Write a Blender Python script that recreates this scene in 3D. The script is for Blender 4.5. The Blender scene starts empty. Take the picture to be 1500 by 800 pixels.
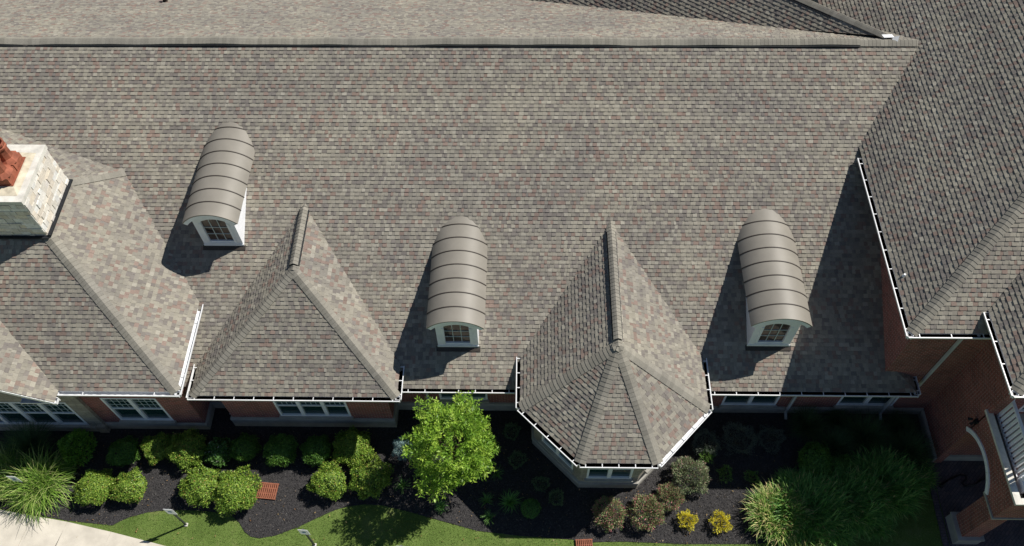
import bpy, math, random
import numpy as np
from mathutils import Matrix, Vector
random.seed(7); rng = np.random.default_rng(11)
S = bpy.context.scene

# ---------------------------------------------------------------- camera, sky, sun, exposure
cam = bpy.data.cameras.new('camera'); co = bpy.data.objects.new('camera', cam); S.collection.objects.link(co)
def rotm(p, yaw, roll):
    return Matrix.Rotation(yaw, 3, 'Z') @ Matrix.Rotation(p, 3, 'X') @ Matrix.Rotation(roll, 3, 'Z')
co.matrix_world = Matrix.Translation((0, 0, 30)) @ rotm(math.radians(33.126), math.radians(1.7045), math.radians(-1.0808)).to_4x4()
cam.sensor_width = 36; cam.lens = 1231.27 / 1500 * 36; cam.clip_end = 2000; cam.clip_start = .5
S.camera = co
S.render.resolution_x, S.render.resolution_y = 1024, 546
SUN = Vector((.74, .35, 1)).normalized()
elev = math.asin(SUN.z); az = math.atan2(SUN.x, SUN.y)
w = bpy.data.worlds.new('World'); S.world = w; w.use_nodes = True
nt = w.node_tree; sky = nt.nodes.new('ShaderNodeTexSky'); sky.sky_type = 'NISHITA'; sky.sun_disc = False
sky.sun_elevation = elev; sky.sun_rotation = az; sky.air_density = 1.0; sky.dust_density = .1; sky.ozone_density = 1.5
nt.nodes['Background'].inputs[1].default_value = .05
nt.links.new(sky.outputs[0], nt.nodes['Background'].inputs[0])
sl = bpy.data.lights.new('sun', 'SUN'); sl.energy = 4.8; sl.angle = math.radians(.5); sl.color = (1, .955, .88)
so = bpy.data.objects.new('sun', sl); S.collection.objects.link(so)
so.rotation_euler = SUN.to_track_quat('Z', 'Y').to_euler()
S.view_settings.view_transform = 'Standard'; S.view_settings.look = 'None'; S.view_settings.exposure = 0.2; S.view_settings.gamma = 1

# ---------------------------------------------------------------- materials
def new_mat(name, rough=.8, spec=.3):
    m = bpy.data.materials.new(name); m.use_nodes = True
    b = m.node_tree.nodes['Principled BSDF']; b.inputs['Roughness'].default_value = rough
    b.inputs['Specular IOR Level'].default_value = spec
    return m, m.node_tree, b
def N(t, k, **kw):
    n = t.nodes.new(k)
    for a, v in kw.items(): setattr(n, a, v)
    return n
def noise(t, scale, detail=3, co=None, rough=.6):
    n = N(t, 'ShaderNodeTexNoise'); n.inputs['Scale'].default_value = scale; n.inputs['Detail'].default_value = detail
    n.inputs['Roughness'].default_value = rough
    if co is None:
        g = N(t, 'ShaderNodeNewGeometry'); co = g.outputs['Position']
    t.links.new(co, n.inputs['Vector']); return n
def ramp(t, fac, stops, interp='LINEAR'):
    r = N(t, 'ShaderNodeValToRGB'); r.color_ramp.interpolation = interp
    while len(r.color_ramp.elements) < len(stops): r.color_ramp.elements.new(.5)
    for e, (p, c) in zip(r.color_ramp.elements, stops):
        e.position = p; e.color = (*c, 1) if len(c) == 3 else c
    t.links.new(fac, r.inputs[0]); return r
def mul(t, a, b, fac=1., mode='MULTIPLY'):
    m = N(t, 'ShaderNodeMixRGB', blend_type=mode); m.inputs[0].default_value = fac
    t.links.new(a, m.inputs[1]); t.links.new(b, m.inputs[2]); return m
def bump(t, b, h, strength=.4, dist=.01):
    n = N(t, 'ShaderNodeBump'); n.inputs['Strength'].default_value = strength; n.inputs['Distance'].default_value = dist
    t.links.new(h, n.inputs['Height']); t.links.new(n.outputs[0], b.inputs['Normal'])
def attr_mat(name, rough=.85, spec=.2, nscale=30, lo=.8, hi=1.15, bscale=120, bd=.004, big=None, transl=0):
    m, t, b = new_mat(name, rough, spec)
    a = N(t, 'ShaderNodeAttribute', attribute_name='col')
    n = noise(t, nscale, 4); r = ramp(t, n.outputs[0], [(.25, (lo,)*3), (.75, (hi,)*3)])
    c = mul(t, a.outputs[0], r.outputs[0])
    if big:
        n2 = noise(t, big, 3); r2 = ramp(t, n2.outputs[0], [(.3, (.84, .84, .86)), (.7, (1.10, 1.09, 1.05))]); c = mul(t, c.outputs[0], r2.outputs[0])
    t.links.new(c.outputs[0], b.inputs['Base Color'])
    if bd: bump(t, b, noise(t, bscale, 2).outputs[0], .5, bd)
    if transl:
        tr = N(t, 'ShaderNodeBsdfTranslucent'); mx = N(t, 'ShaderNodeMixShader'); mx.inputs[0].default_value = transl
        t.links.new(c.outputs[0], tr.inputs[0]); t.links.new(b.outputs[0], mx.inputs[1]); t.links.new(tr.outputs[0], mx.inputs[2])
        t.links.new(mx.outputs[0], t.nodes['Material Output'].inputs[0])
    return m
M = {}
M['shingle'] = attr_mat('asphalt_shingle', .92, .15, 25, .82, 1.12, 180, .003, big=.35)
M['leaf'] = attr_mat('leaf', .45, .35, 8, .75, 1.2, 1, 0, transl=.3)
M['blade'] = attr_mat('grass_blade', .5, .3, 5, .75, 1.2, 1, 0, transl=.25)
M['stoneclad'] = attr_mat('ledge_stone', .9, .15, 14, .78, 1.15, 60, .012)
M['chip'] = attr_mat('mulch_chip', .9, .15, 30, .7, 1.2, 1, 0)
def plain(name, c, rough=.5, spec=.4, var=.12, scale=6, metal=0, bd=0):
    m, t, b = new_mat(name, rough, spec)
    n = noise(t, scale, 5); r = ramp(t, n.outputs[0], [(.3, tuple(x*(1-var) for x in c)), (.7, tuple(x*(1+var) for x in c))])
    t.links.new(r.outputs[0], b.inputs['Base Color']); b.inputs['Metallic'].default_value = metal
    if bd: bump(t, b, noise(t, scale*8, 3).outputs[0], .4, bd)
    return m
M['white'] = plain('white_paint', (.85, .87, .90), .45, .4, .06, 3)
M['gutter'] = plain('white_aluminium', (.78, .79, .80), .35, .5, .08, 2)
M['shade_sheet'] = plain('gutter_shade', (.05, .045, .04), .95, .1, .5, 12, bd=.01)  # near-black colour standing in for shade inside the gutters
M['black'] = plain('black_vent', (.02, .022, .025), .7, .2, .2, 8)
M['hood'] = plain('taupe_sheet_metal', (.24, .222, .19), .48, .4, .1, 1.2, 0)
M['seam'] = plain('dark_seam', (.05, .042, .036), .6, .3, .2, 8)
M['terracotta'] = plain('terracotta', (.30, .10, .06), .75, .2, .4, 3.5, bd=.004)
M['cap'] = plain('cast_stone', (.66, .64, .58), .8, .2, .2, 3.5, bd=.004)
M['mortar'] = plain('mortar_wash', (.58, .52, .40), .9, .1, .25, 3.5, bd=.006)
M['lime'] = plain('limestone_trim', (.36, .345, .31), .85, .2, .16, 3, bd=.004)
M['walk'] = plain('concrete', (.60, .555, .475), .9, .15, .16, 1.6, bd=.002)
M['bark'] = plain('bark', (.11, .08, .06), .9, .1, .3, 20, bd=.01)
M['steel'] = plain('grey_steel_post', (.10, .11, .11), .5, .5, .2, 10, .6)
M['grate'] = plain('rusty_orange_grate', (.30, .115, .07), .8, .2, .2, 8)
M['rubber'] = plain('black_hose', (.012, .012, .012), .5, .4, .2, 8)
M['spout'] = plain('painted_downspout', (.52, .54, .55), .45, .4, .08, 3)
M['muntin'] = plain('window_muntin', (.55, .62, .62), .5, .4, .05, 3)
m, t, b = new_mat('window_glass', .06, .6); b.inputs['Base Color'].default_value = (.012, .045, .045, 1); M['glass'] = m
m, t, b = new_mat('attic_glass', .08, .5)
n = noise(t, 2.2, 3); r = ramp(t, n.outputs[0], [(.36, (.012, .012, .014)), (.48, (.085, .06, .05))]); t.links.new(r.outputs[0], b.inputs['Base Color']); M['attic'] = m

def brick_mat(name, c1, c2, mortar, bw, rh, ms, bd=.006, rough=.85):
    m, t, b = new_mat(name, rough, .2)
    uv = N(t, 'ShaderNodeUVMap'); br = N(t, 'ShaderNodeTexBrick'); t.links.new(uv.outputs[0], br.inputs['Vector'])
    br.inputs['Scale'].default_value = 1; br.inputs['Brick Width'].default_value = bw; br.inputs['Row Height'].default_value = rh
    br.inputs['Mortar Size'].default_value = ms; br.inputs['Mortar Smooth'].default_value = .1; br.inputs['Bias'].default_value = 0
    br.inputs['Color1'].default_value = (*c1, 1); br.inputs['Color2'].default_value = (*c2, 1); br.inputs['Mortar'].default_value = (*mortar, 1)
    n = noise(t, 1.3, 5); r = ramp(t, n.outputs[0], [(.3, (.8,)*3), (.7, (1.15,)*3)])
    n2 = noise(t, 22, 3); r2 = ramp(t, n2.outputs[0], [(.3, (.8,)*3), (.7, (1.2,)*3)])
    c = mul(t, mul(t, br.outputs[0], r.outputs[0]).outputs[0], r2.outputs[0]); t.links.new(c.outputs[0], b.inputs['Base Color'])
    inv = N(t, 'ShaderNodeMath', operation='SUBTRACT'); inv.inputs[0].default_value = 1; t.links.new(br.outputs['Fac'], inv.inputs[1])
    bump(t, b, inv.outputs[0], .6, bd); return m
M['brick'] = brick_mat('red_brick', (.32, .085, .07), (.17, .05, .045), (.40, .32, .28), .215, .076, .008)
M['stone'] = brick_mat('limestone_block', (.40, .36, .29), (.30, .27, .23), (.22, .20, .17), .52, .2, .008)
M['paver'] = brick_mat('clay_paver', (.16, .12, .12), (.10, .09, .10), (.05, .05, .05), .2, .1, .006)
m, t, b = new_mat('mulch', .95, .1)
n = noise(t, 18, 8, rough=.75); r = ramp(t, n.outputs[0], [(.3, (.02, .02, .022)), (.55, (.06, .057, .058)), (.8, (.15, .14, .135))])
t.links.new(r.outputs[0], b.inputs['Base Color']); bump(t, b, noise(t, 30, 6).outputs[0], 1, .05); M['mulch'] = m
m, t, b = new_mat('lawn', .9, .1)
n = noise(t, 1.1, 6); n2 = noise(t, 45, 4)
r = ramp(t, n.outputs[0], [(.3, (.11, .17, .04)), (.55, (.15, .22, .055)), (.75, (.24, .26, .10))]); r2 = ramp(t, n2.outputs[0], [(.3, (.6,)*3), (.7, (1.3,)*3)])
t.links.new(mul(t, r.outputs[0], r2.outputs[0]).outputs[0], b.inputs['Base Color']); bump(t, b, n2.outputs[0], .9, .04); M['lawn'] = m

# ---------------------------------------------------------------- mesh helpers
class MB:
    def __init__(s): s.v = []; s.f = []; s.m = []; s.c = []; s.uv = []
    def poly(s, pts, mi=0, col=None, uv=None):
        k = len(s.v); s.v += [tuple(p) for p in pts]; s.f.append(tuple(range(k, k+len(pts)))); s.m.append(mi)
        s.c += [col or (1, 1, 1)]*len(pts); s.uv += uv or [(0, 0)]*len(pts)
    def mesh(s, vs, fs, mi=0, col=None):
        k = len(s.v); s.v += [tuple(p) for p in vs]; s.c += [col or (1, 1, 1)]*len(vs); s.uv += [(0, 0)]*len(vs)
        for f in fs: s.f.append(tuple(i+k for i in f)); s.m.append(mi)
    def box(s, x0, x1, y0, y1, z0, z1, mi=0, col=None, uvm=False):
        P = lambda *a: a
        fs = [([(x0,y0,z0),(x1,y0,z0),(x1,y0,z1),(x0,y0,z1)],0,2), ([(x1,y1,z0),(x0,y1,z0),(x0,y1,z1),(x1,y1,z1)],0,2),
              ([(x0,y1,z0),(x0,y0,z0),(x0,y0,z1),(x0,y1,z1)],1,2), ([(x1,y0,z0),(x1,y1,z0),(x1,y1,z1),(x1,y0,z1)],1,2),
              ([(x0,y0,z1),(x1,y0,z1),(x1,y1,z1),(x0,y1,z1)],0,1), ([(x0,y1,z0),(x1,y1,z0),(x1,y0,z0),(x0,y0,z0)],0,1)]
        for pts, a, b_ in fs: s.poly(pts, mi, col, [(p[a], p[b_]) for p in pts])
    def obox(s, o, a, b, c, mi=0, col=None):   # oriented box: origin corner + three edge vectors
        o, a, b, c = map(Vector, (o, a, b, c)); 
        v = [o, o+a, o+a+b, o+b, o+c, o+a+c, o+a+b+c, o+b+c]
        s.mesh(v, [(0,3,2,1),(4,5,6,7),(0,1,5,4),(1,2,6,5),(2,3,7,6),(3,0,4,7)], mi, col)
    def bar(s, p, q, w, h=None, mi=0, col=None, up=(0,0,1)):
        p, q = Vector(p), Vector(q); h = h or w; d = (q-p).normalized(); u = Vector(up)
        if abs(d.dot(u)) > .98: u = Vector((0, 1, 0))
        sd = d.cross(u).normalized(); u2 = sd.cross(d).normalized()
        s.obox(p-sd*w/2-u2*h/2, q-p, sd*w, u2*h, mi, col)
    def tube(s, pts, rads, n=8, mi=0, col=None, cap=True):
        pts = [Vector(p) for p in pts]; k = len(pts); vs = []
        for i, p in enumerate(pts):
            d = (pts[min(i+1, k-1)] - pts[max(i-1, 0)]).normalized(); u = Vector((1, 0, 0)) if abs(d.x) < .9 else Vector((0, 1, 0))
            a = d.cross(u).normalized(); b_ = d.cross(a); r = rads[i] if hasattr(rads, '__len__') else rads
            for j in range(n): t_ = 2*math.pi*(j+.5)/n; vs.append(p + a*r*math.cos(t_) + b_*r*math.sin(t_))
        fs = [(i*n+j, i*n+(j+1)%n, (i+1)*n+(j+1)%n, (i+1)*n+j) for i in range(k-1) for j in range(n)]
        if cap: fs += [tuple(range(n))[::-1], tuple((k-1)*n+j for j in range(n))]
        s.mesh(vs, fs, mi, col)
    def build(s, name, mats, parent=None, loc=(0,0,0), smooth=False):
        me = bpy.data.meshes.new(name); me.from_pydata(s.v, [], s.f)
        mats = mats if isinstance(mats, (list, tuple)) else [mats]
        for m_ in mats: me.materials.append(m_)
        me.polygons.foreach_set('material_index', s.m)
        a = me.color_attributes.new('col', 'FLOAT_COLOR', 'POINT'); c = np.ones((len(s.v), 4), dtype=np.float32); c[:, :3] = s.c; a.data.foreach_set('color', c.ravel())
        ul = me.uv_layers.new(name='UVMap'); li = np.empty(len(me.loops), dtype=np.int32); me.loops.foreach_get('vertex_index', li)
        ul.data.foreach_set('uv', np.array(s.uv, dtype=np.float32)[li].ravel())
        if smooth: me.polygons.foreach_set('use_smooth', [True]*len(me.polygons))
        me.update(); o = bpy.data.objects.new(name, me); S.collection.objects.link(o); o.location = loc
        if parent: o.parent = parent
        return o
def empty(name, loc=(0,0,0), parent=None):
    o = bpy.data.objects.new(name, None); S.collection.objects.link(o); o.location = loc; o.empty_display_size = .2
    if parent: o.parent = parent
    return o
def tag(o, label=None, cat=None, group=None, kind=None):
    for k, v in (('label', label), ('category', cat), ('group', group), ('kind', kind)):
        if v: o[k] = v
    return o

# shingle surfaces: every tab is a small tapered wedge, clipped to the slope's outline
TC = [((.290, .271, .228), 36), ((.248, .231, .200), 32), ((.202, .184, .168), 20), ((.245, .187, .160), 13), ((.33, .311, .265), 8)]
TCc = [c for c, _ in TC]; TCw = [w_ for _, w_ in TC]
def clip(poly, a, b, c):      # keep a*x+b*y<=c
    out = []
    for i in range(len(poly)):
        p, q = poly[i], poly[(i+1) % len(poly)]
        dp, dq = a*p[0]+b*p[1]-c, a*q[0]+b*q[1]-c
        if dp <= 0: out.append(p)
        if (dp < 0 < dq) or (dq < 0 < dp):
            k = dp/(dp-dq); out.append((p[0]+(q[0]-p[0])*k, p[1]+(q[1]-p[1])*k))
    return out
def slope(name, polys, plane, parent, e=.143, label=None, v0=None):
    a, b_, c = plane; n = Vector((-a, -b_, 1)).normalized(); u = Vector((b_, -a, 0)).normalized(); v = n.cross(u)
    if v.z < 0: u, v = -u, -v
    o = Vector((0, 0, c)); mb = MB(); W = lambda s_, t_, h: o + u*s_ + v*t_ + n*h
    P2 = []
    for poly in polys:
        q = [(Vector((x, y, a*x+b_*y+c))-o) for x, y in poly]; q = [(k.dot(u), k.dot(v)) for k in q]
        ar = sum(q[i][0]*q[(i+1)%len(q)][1]-q[(i+1)%len(q)][0]*q[i][1] for i in range(len(q)))
        P2.append(q if ar > 0 else q[::-1])
    vmin = min(t_ for q in P2 for _, t_ in q) if v0 is None else v0
    for q in P2:
        mb.poly([W(x, y, -.004) for x, y in q], 0, (.10, .095, .09))
        mb.poly([W(x, y, -.05) for x, y in q][::-1], 0, (.2, .2, .2))
        for i in range(len(q)):
            p1, p2 = q[i], q[(i+1) % len(q)]; mb.poly([W(*p1, -.05), W(*p2, -.05), W(*p2, -.004), W(*p1, -.004)], 0, (.15, .14, .13))
        hp = []
        for i in range(len(q)):
            (x0, y0), (x1, y1) = q[i], q[(i+1) % len(q)]; hp.append((y1-y0, -(x1-x0), (y1-y0)*x0-(x1-x0)*y0))
        k0 = int(math.floor((min(t_ for _, t_ in q)-vmin)/e)); k1 = int(math.ceil((max(t_ for _, t_ in q)-vmin)/e))
        for k in range(k0, k1+1):
            ya = vmin+k*e; yb = ya+e
            row = clip(clip(q, 0, 1, yb), 0, -1, -ya)
            if len(row) < 3: continue
            xa, xb = min(p[0] for p in row), max(p[0] for p in row)
            rr = random.Random(int(k*977+abs(vmin)*100+abs(c)*10)); x = math.floor(xa/2)*2 - rr.random()*2 - .3
            tone = rr.uniform(.93, 1.07); hi = True
            while x < xb:
                wd = rr.choice((.095, .12, .14, .165, .19)) if hi else rr.choice((.09, .12, .15, .17))
                hi = not hi; x1 = x+wd; t_ = (.026 if hi else .014)+rr.uniform(-.002, .002)
                cc = rr.choices(TCc, TCw)[0]; f = tone*rr.uniform(.92, 1.08)
                if x1 > xa:
                    r = [(x+.0015, ya), (x1-.0015, ya), (x1-.0015, yb+.004), (x+.0015, yb+.004)]
                    inside = all(A*px+B*py <= C-1e-4 for px, py in r for A, B, C in hp)
                    if not inside:
                        for A, B, C in hp:
                            r = clip(r, A, B, C)
                            if len(r) < 3: break
                    if len(r) >= 3:
                        top = [W(px, py, t_*(1-(py-ya)/e)+.002) for px, py in r]; bot = [W(px, py, -.003) for px, py in r]; m_ = len(r)
                        mb.mesh(top+bot, [tuple(range(m_))]+[(m_+i, m_+(i+1)%m_, (i+1)%m_, i) for i in range(m_)], 0, tuple(z*f for z in cc))
                x = x1
    ob = mb.build(name, M['shingle'], parent)
    if label: ob['label'] = label
    return ob
def cap(p, q, nA, nB, parent, w=.19, e=.145, name='ridge_cap', lift=.03, tint=1., step=1.):
    """overlapping bent cap shingles from p (low) to q (high) over two slopes with plane gradients nA, nB"""
    p, q = Vector(p), Vector(q); L = q-p; d = L.normalized(); ws = []
    for g in (nA, nB):
        n = Vector((-g[0], -g[1], 1)).normalized(); s_ = d.cross(n).normalized(); 
        ws.append((s_, n))
    # make each wing run downhill
    ws = [((s_ if s_.z < 0 or (abs(s_.z) < 1e-4) else -s_), n) for s_, n in ws]
    up = (ws[0][1]+ws[1][1]).normalized(); mb = MB(); k = int(L.length/e)
    wl = [w_ for w_ in ws]
    rr = random.Random(int(abs(p.x*100+p.y*37)))
    for i in range(k+1):
        a = p+d*(i*e); b_ = p+d*min(i*e+e*1.6, L.length+.02); h0 = lift+.004+.014*step; h1 = lift-.002
        f = tint*rr.choice((.9, .95, 1, 1, 1.04, 1.1, .86)); col = (.262*f, .248*f, .214*f)
        def sect(c0, h):
            (sA, n1), (sB, n2) = wl
            return [c0+sA*w+n1*(h*.9), c0+sA*w*.35+n1*(h*.9+.006), c0+up*(h+.004), c0+sB*w*.35+n2*(h*.9+.006), c0+sB*w+n2*(h*.9)]
        s0, s1 = sect(a, h0), sect(b_, h1); low = [v_-up*(lift+.01) for v_ in (s0[0], s0[4])]; low1 = [v_-up*(lift+.01) for v_ in (s1[0], s1[4])]
        vs = s0+s1+[x-up*.02 for x in s0]+low+low1
        fs = [(j, j+1, j+6, j+5) for j in range(4)]+[(10+j, 11+j, j+1, j) for j in range(4)]+[(0, 5, 17, 15), (4, 16, 18, 9)]
        mb.mesh(vs, fs, 0, col)
    return mb.build(name, M['shingle'], parent)

# ================================================================ THE SETTING
def sheet(name, pts, z, mat, kind='structure', label=None, uvs=True):
    mb = MB(); mb.poly([(x, y, z) for x, y in pts], 0, None, [(x, y) for x, y in pts]); o = mb.build(name, mat); tag(o, kind=kind)
    return o
lawn = sheet('lawn', [(-250, -250), (250, -250), (250, 250), (-250, 250)], 0, M['lawn'])
edge = [(-14.73,8.67),(-14.5,8.82),(-14.2,8.97),(-13.6,9.15),(-13.02,9.23),(-12.3,9.25),(-11.53,9.22),(-10.9,9.17),(-10.51,9.06),(-10.2,8.82),(-9.95,8.5),(-9.7,8.33),(-9.38,8.27),
        (-8.8,8.38),(-7.99,8.72),(-7.31,9.08),(-6.8,9.32),(-6.37,9.45),(-5.8,9.53),(-5.13,9.5),(-4.13,9.27),(-2.88,8.94),(-1.64,8.62),(-.19,8.46),(1.2,8.38),(1.75,8.35),(1.95,8.1),(2.2,8.1),(2.45,8.27),(3.5,8.3),(5.57,8.24),(8.2,8.27),(9.6,8.5),(11.2,9.1),(13,10.2),(14.2,11.2),(14.75,11.45)]
bed = [(-26,10.05),(-19.01,9.24),(-16.38,8.82)]+edge+[(15.06,11.45),(15.06,13.4),(-26,13.4)]
mbb = MB(); mbb.poly([(x, y, .02) for x, y in bed]+[]); 
for i in range(len(edge)+2):
    a_, b_ = bed[i], bed[i+1]; mbb.poly([(a_[0],a_[1],-.02),(b_[0],b_[1],-.02),(b_[0],b_[1],.02),(a_[0],a_[1],.02)])
tag(mbb.build('mulch_bed', M['mulch']), kind='structure')
# concrete walk in slabs with joints
sw = [(-26, 10.0), (-22.5, 9.68), (-19.01, 9.2), (-16.38, 8.78), (-14.7, 8.44), (-12.47, 7.93), (-9.5, 7.1), (-6, 6.0), (0, 3.9)]
mb = MB()
for i in range(len(sw)-1):
    a_, b_ = Vector(sw[i]), Vector(sw[i+1]); n_ = max(1, round((b_-a_).length/1.55))
    for k in range(n_):
        p, q = a_.lerp(b_, k/n_), a_.lerp(b_, (k+1)/n_); d = (q-p).normalized(); nr = Vector((d.y, -d.x))*1.7
        for kk in (0, 1):
            p1, q1 = p+nr*kk+nr*.006+d*.006, q+nr*kk+nr*.006-d*.006; p2, q2 = p1+nr*.99, q1+nr*.99
            top = [(p2.x,p2.y,.05),(q2.x,q2.y,.05),(q1.x,q1.y,.05),(p1.x,p1.y,.05)]; bot = [(x,y,-.02) for x,y,_ in top]
            mb.mesh(top+bot, [(0,1,2,3)]+[((j+1)%4, j, j+4, (j+1)%4+4) for j in range(4)])
tag(mb.build('sidewalk', M['walk']), kind='structure')
# paved porch floor with soldier border
mb = MB()
pv = [(14.98,11.44),(14.92,9.1),(14.85,7.2),(14.7,4),(30,4),(30,11.44)]
mb.poly([(x,y,.045) for x,y in pv][::-1], 0, None, [((x+y)*.7071,(x-y)*.7071) for x,y in pv][::-1])
for i in range(70):
    y1 = 11.42-i*.105; x0 = 14.76-.035*(11.4-y1); mb.box(x0+random.uniform(-.006,.006), x0+.205, y1-.1, y1, -.01, .05+random.uniform(-.003,.003), 0, None)
o = mb.build('paved_floor', M['paver']); tag(o, kind='structure')

# ================================================================ THE BUILDING
B = empty('brick_building', (0, 12, 0))
tag(B, 'red brick and limestone building under a sprawling grey brown shingle roof', 'building')
INV = Matrix.Translation((0, -12, 0))
# keep child coordinates in world metres: every child gets its offset undone
def part(o):
    return o
_B = B
B.location = (0, 0, 0)

zM = lambda y: 3.1+.5*(y-12.58)
pM = (0, .5, 3.1-.5*12.58)
slope('roof_slope', [[(-26,12.66),(13.6,12.66),(12.84,13.42),(-26,13.42)], [(-26,13.42),(14.3,13.42),(14.3,24.0),(-26,24.0)]], pM, B, label='broad front slope of the main roof')
pN = (0, -.5, 8.81+.5*24)
slope('roof_slope', [[(-26,24.0),(14.3,24.0),(14.3,34),(-26,34)]], pN, B, label='back slope behind the long ridge')
def hipside(pts, plane, label): return slope('roof_slope', [pts], plane, B, label=label)
# small hip end of the main roof beside the tall wing
hipside([(13.6,12.66),(13.6,13.42),(12.84,13.42)], (-.5,0,3.14+.5*13.6), 'tiny hip end beside the tall wing')
# wing B (pyramid)
zb, pb = 3.52, .709; bx0, bx1, by = -11.53, -4.4, 12.15; bc = (bx0+bx1)/2; bh = (bx1-bx0)/2; za = zb+pb*bh; yt = 12.58+(za-3.1)/.5
hipside([(bx0,by),(bx1,by),(bc,by+bh)], (0,pb,zb-pb*by), 'front slope of the pyramid wing')
hipside([(bx1,by),(bx1,13.65),(bc,yt+.25),(bc,by+bh)], (-pb,0,zb+pb*bx1), 'sunlit side of the pyramid wing')
hipside([(bx0,by),(bx0,13.65),(bc,yt+.25),(bc,by+bh)], (pb,0,zb-pb*bx0), 'shaded side of the pyramid wing')
cap((bx0,by,zb),(bc,by+bh,za),(0,pb),(pb,0),B); cap((bx1,by,zb),(bc,by+bh,za),(0,pb),(-pb,0),B)
cap((bc,by+bh-.05,za),(bc,yt+.1,za),(pb,0),(-pb,0),B,lift=.035,w=.17)
# octagon wing
zo, po = 3.67, .67; ox0, ox1, oc = -.15, 6.2, 3.025; oy, oyc, oya = 9.81, 11.75, 13.0; xa, xb = 1.8, 4.34
zao = zo+po*(ox1-ox0)/2; pf = (zao-zo)/(oya-oy); yto = 12.58+(zao-3.1)/.5
hipside([(xa,oy),(xb,oy),(oc,oya)], (0,pf,zo-pf*oy), 'front slope of the eight sided wing')
def plane3(p,q,r):
    p,q,r = map(Vector,(p,q,r)); n = (q-p).cross(r-p); return (-n.x/n.z, -n.y/n.z, (n.dot(p))/n.z)
pl1 = plane3((ox0,oyc,zo),(xa,oy,zo),(oc,oya,zao)); pl2 = plane3((ox1,oyc,zo),(xb,oy,zo),(oc,oya,zao))
hipside([(ox0,oyc),(xa,oy),(oc,oya)], pl1, 'shaded angled slope of the eight sided wing')
hipside([(ox1,oyc),(xb,oy),(oc,oya)], pl2, 'sunlit angled slope of the eight sided wing')
hipside([(ox0,oyc),(ox0,14.0),(oc,yto+.25),(oc,oya)], (po,0,zo-po*ox0), 'shaded side of the eight sided wing')
hipside([(ox1,oyc),(ox1,14.0),(oc,yto+.25),(oc,oya)], (-po,0,zo+po*ox1), 'sunlit side of the eight sided wing')
for p_, g1, g2 in (((ox0,oyc),(po,0),pl1[:2]),((xa,oy),pl1[:2],(0,pf)),((xb,oy),(0,pf),pl2[:2]),((ox1,oyc),pl2[:2],(-po,0))):
    cap((*p_,zo),(oc,oya,zao),g1,g2,B)
cap((oc,oya-.05,zao),(oc,yto+.1,zao),(po,0),(-po,0),B,lift=.035,w=.17)
def ridge_vent(p, q, g, w=.15, h=.075, wavy=False):
    """raised black vent strip with bent cap shingles over it"""
    p, q = Vector(p), Vector(q); d = (q-p).normalized(); mb = MB(); s_ = d.cross(Vector((0,0,1))).normalized()
    for sg in (-1, 1):
        a = s_*sg*(w+.02); dz = Vector((0,0,-g*(w+.02)))
        up = Vector((0,0,h)); o_ = Vector((0,0,.02))
        if wavy:
            P0_, L_n = p.copy(), (q-p).length; n_ = 90
            for i in range(n_):
                f = lambda t: Vector((0,0,.016*math.sin(t*.55)+.012*math.sin(t*1.37+1)+.008*math.sin(t*3.1)))
                t0, t1 = L_n*i/n_, L_n*(i+1)/n_; A_, B_ = P0_+d*t0+f(t0), P0_+d*t1+f(t1)
                mb.mesh([A_+o_+up, B_+o_+up, B_+a+dz+o_+up, A_+a+dz+o_+up, A_+o_-up*.3, B_+o_-up*.3, B_+a+dz-f(t1)-up*.3, A_+a+dz-f(t0)-up*.3],[(0,1,2,3),(3,2,6,7)])
            continue
        mb.mesh([p+o_+up, q+o_+up, q+a+dz+o_+up, p+a+dz+o_+up, p+o_-up*.3, q+o_-up*.3, q+a+dz+o_-up*.3, p+a+dz+o_-up*.3],
                [(0,1,2,3),(3,2,6,7),(0,3,7,4),(1,5,6,2)])
    vt = mb.build('ridge_vent', M['black'], B)
    return vt
ridge_vent((bc,15.9,za),(bc,18.3,za),pb); cap((bc,15.88,za+.08),(bc,18.35,za+.08),(pb,0),(-pb,0),B,lift=.03,w=.15)
ridge_vent((oc,13.25,zao),(oc,17.55,zao),po); cap((oc,13.2,zao+.08),(oc,17.6,zao+.08),(po,0),(-po,0),B,lift=.03,w=.15)
cap((-26,24,8.81),(14.2,24,8.81),(0,.5),(0,-.5),B,lift=.05,w=.2,step=.3)
ridge_vent((-26,24,8.80),(12.1,24,8.80),.5,w=.215,h=.05,wavy=True); oc_ = cap((-26,24,8.865),(12.1,24,8.865),(0,.5),(0,-.5),B,lift=.03,w=.2,step=.25)
for v_ in oc_.data.vertices:
    t_ = v_.co.x+26; v_.co.z += .016*math.sin(t_*.55)+.012*math.sin(t_*1.37+1)+.008*math.sin(t_*3.1)
# wing A (hip with chimney)
zA, pA = 4.47, .71; ax, ay = -11.62, 11.84; az_ = zA+pA*5.38
hipside([(ax,ay),(-17,17.22),(-26,17.22),(-26,ay)], (0,pA,zA-pA*ay), 'front slope of the chimney wing')
hipside([(ax,ay),(ax,15.45),(-14.66,19.72),(-17,17.22)], (-pA,0,zA+pA*ax), 'sunlit end slope of the chimney wing')
P1 = (-14.6,19.55,6.59); AP = (-17,17.22,az_); P0 = (-19.28,20.99,7.32)
pK = plane3(P1, AP, P0); zK = lambda x,y: pK[0]*x+pK[1]*y+pK[2]
hipside([P1[:2],(-19.28,21.03),AP[:2]], pK, 'pale back slope behind the chimney')
gk = (az_-P0[2])/(P0[1]-17.22)
hipside([AP[:2],(-26,17.22),(-26,21.2),(-19.28,21.05)], (0,-gk,az_+gk*17.22), 'shallow back slope left of the chimney')
cap((-26,17.22,az_),(-17,17.22,az_),(0,pA),(0,-gk),B,w=.2)
cap((ax,ay,zA),(-17,17.22,az_),(0,pA),(-pA,0),B,w=.2)
cap(P1,AP,(-pA,0),pK[:2],B,w=.18)
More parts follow.
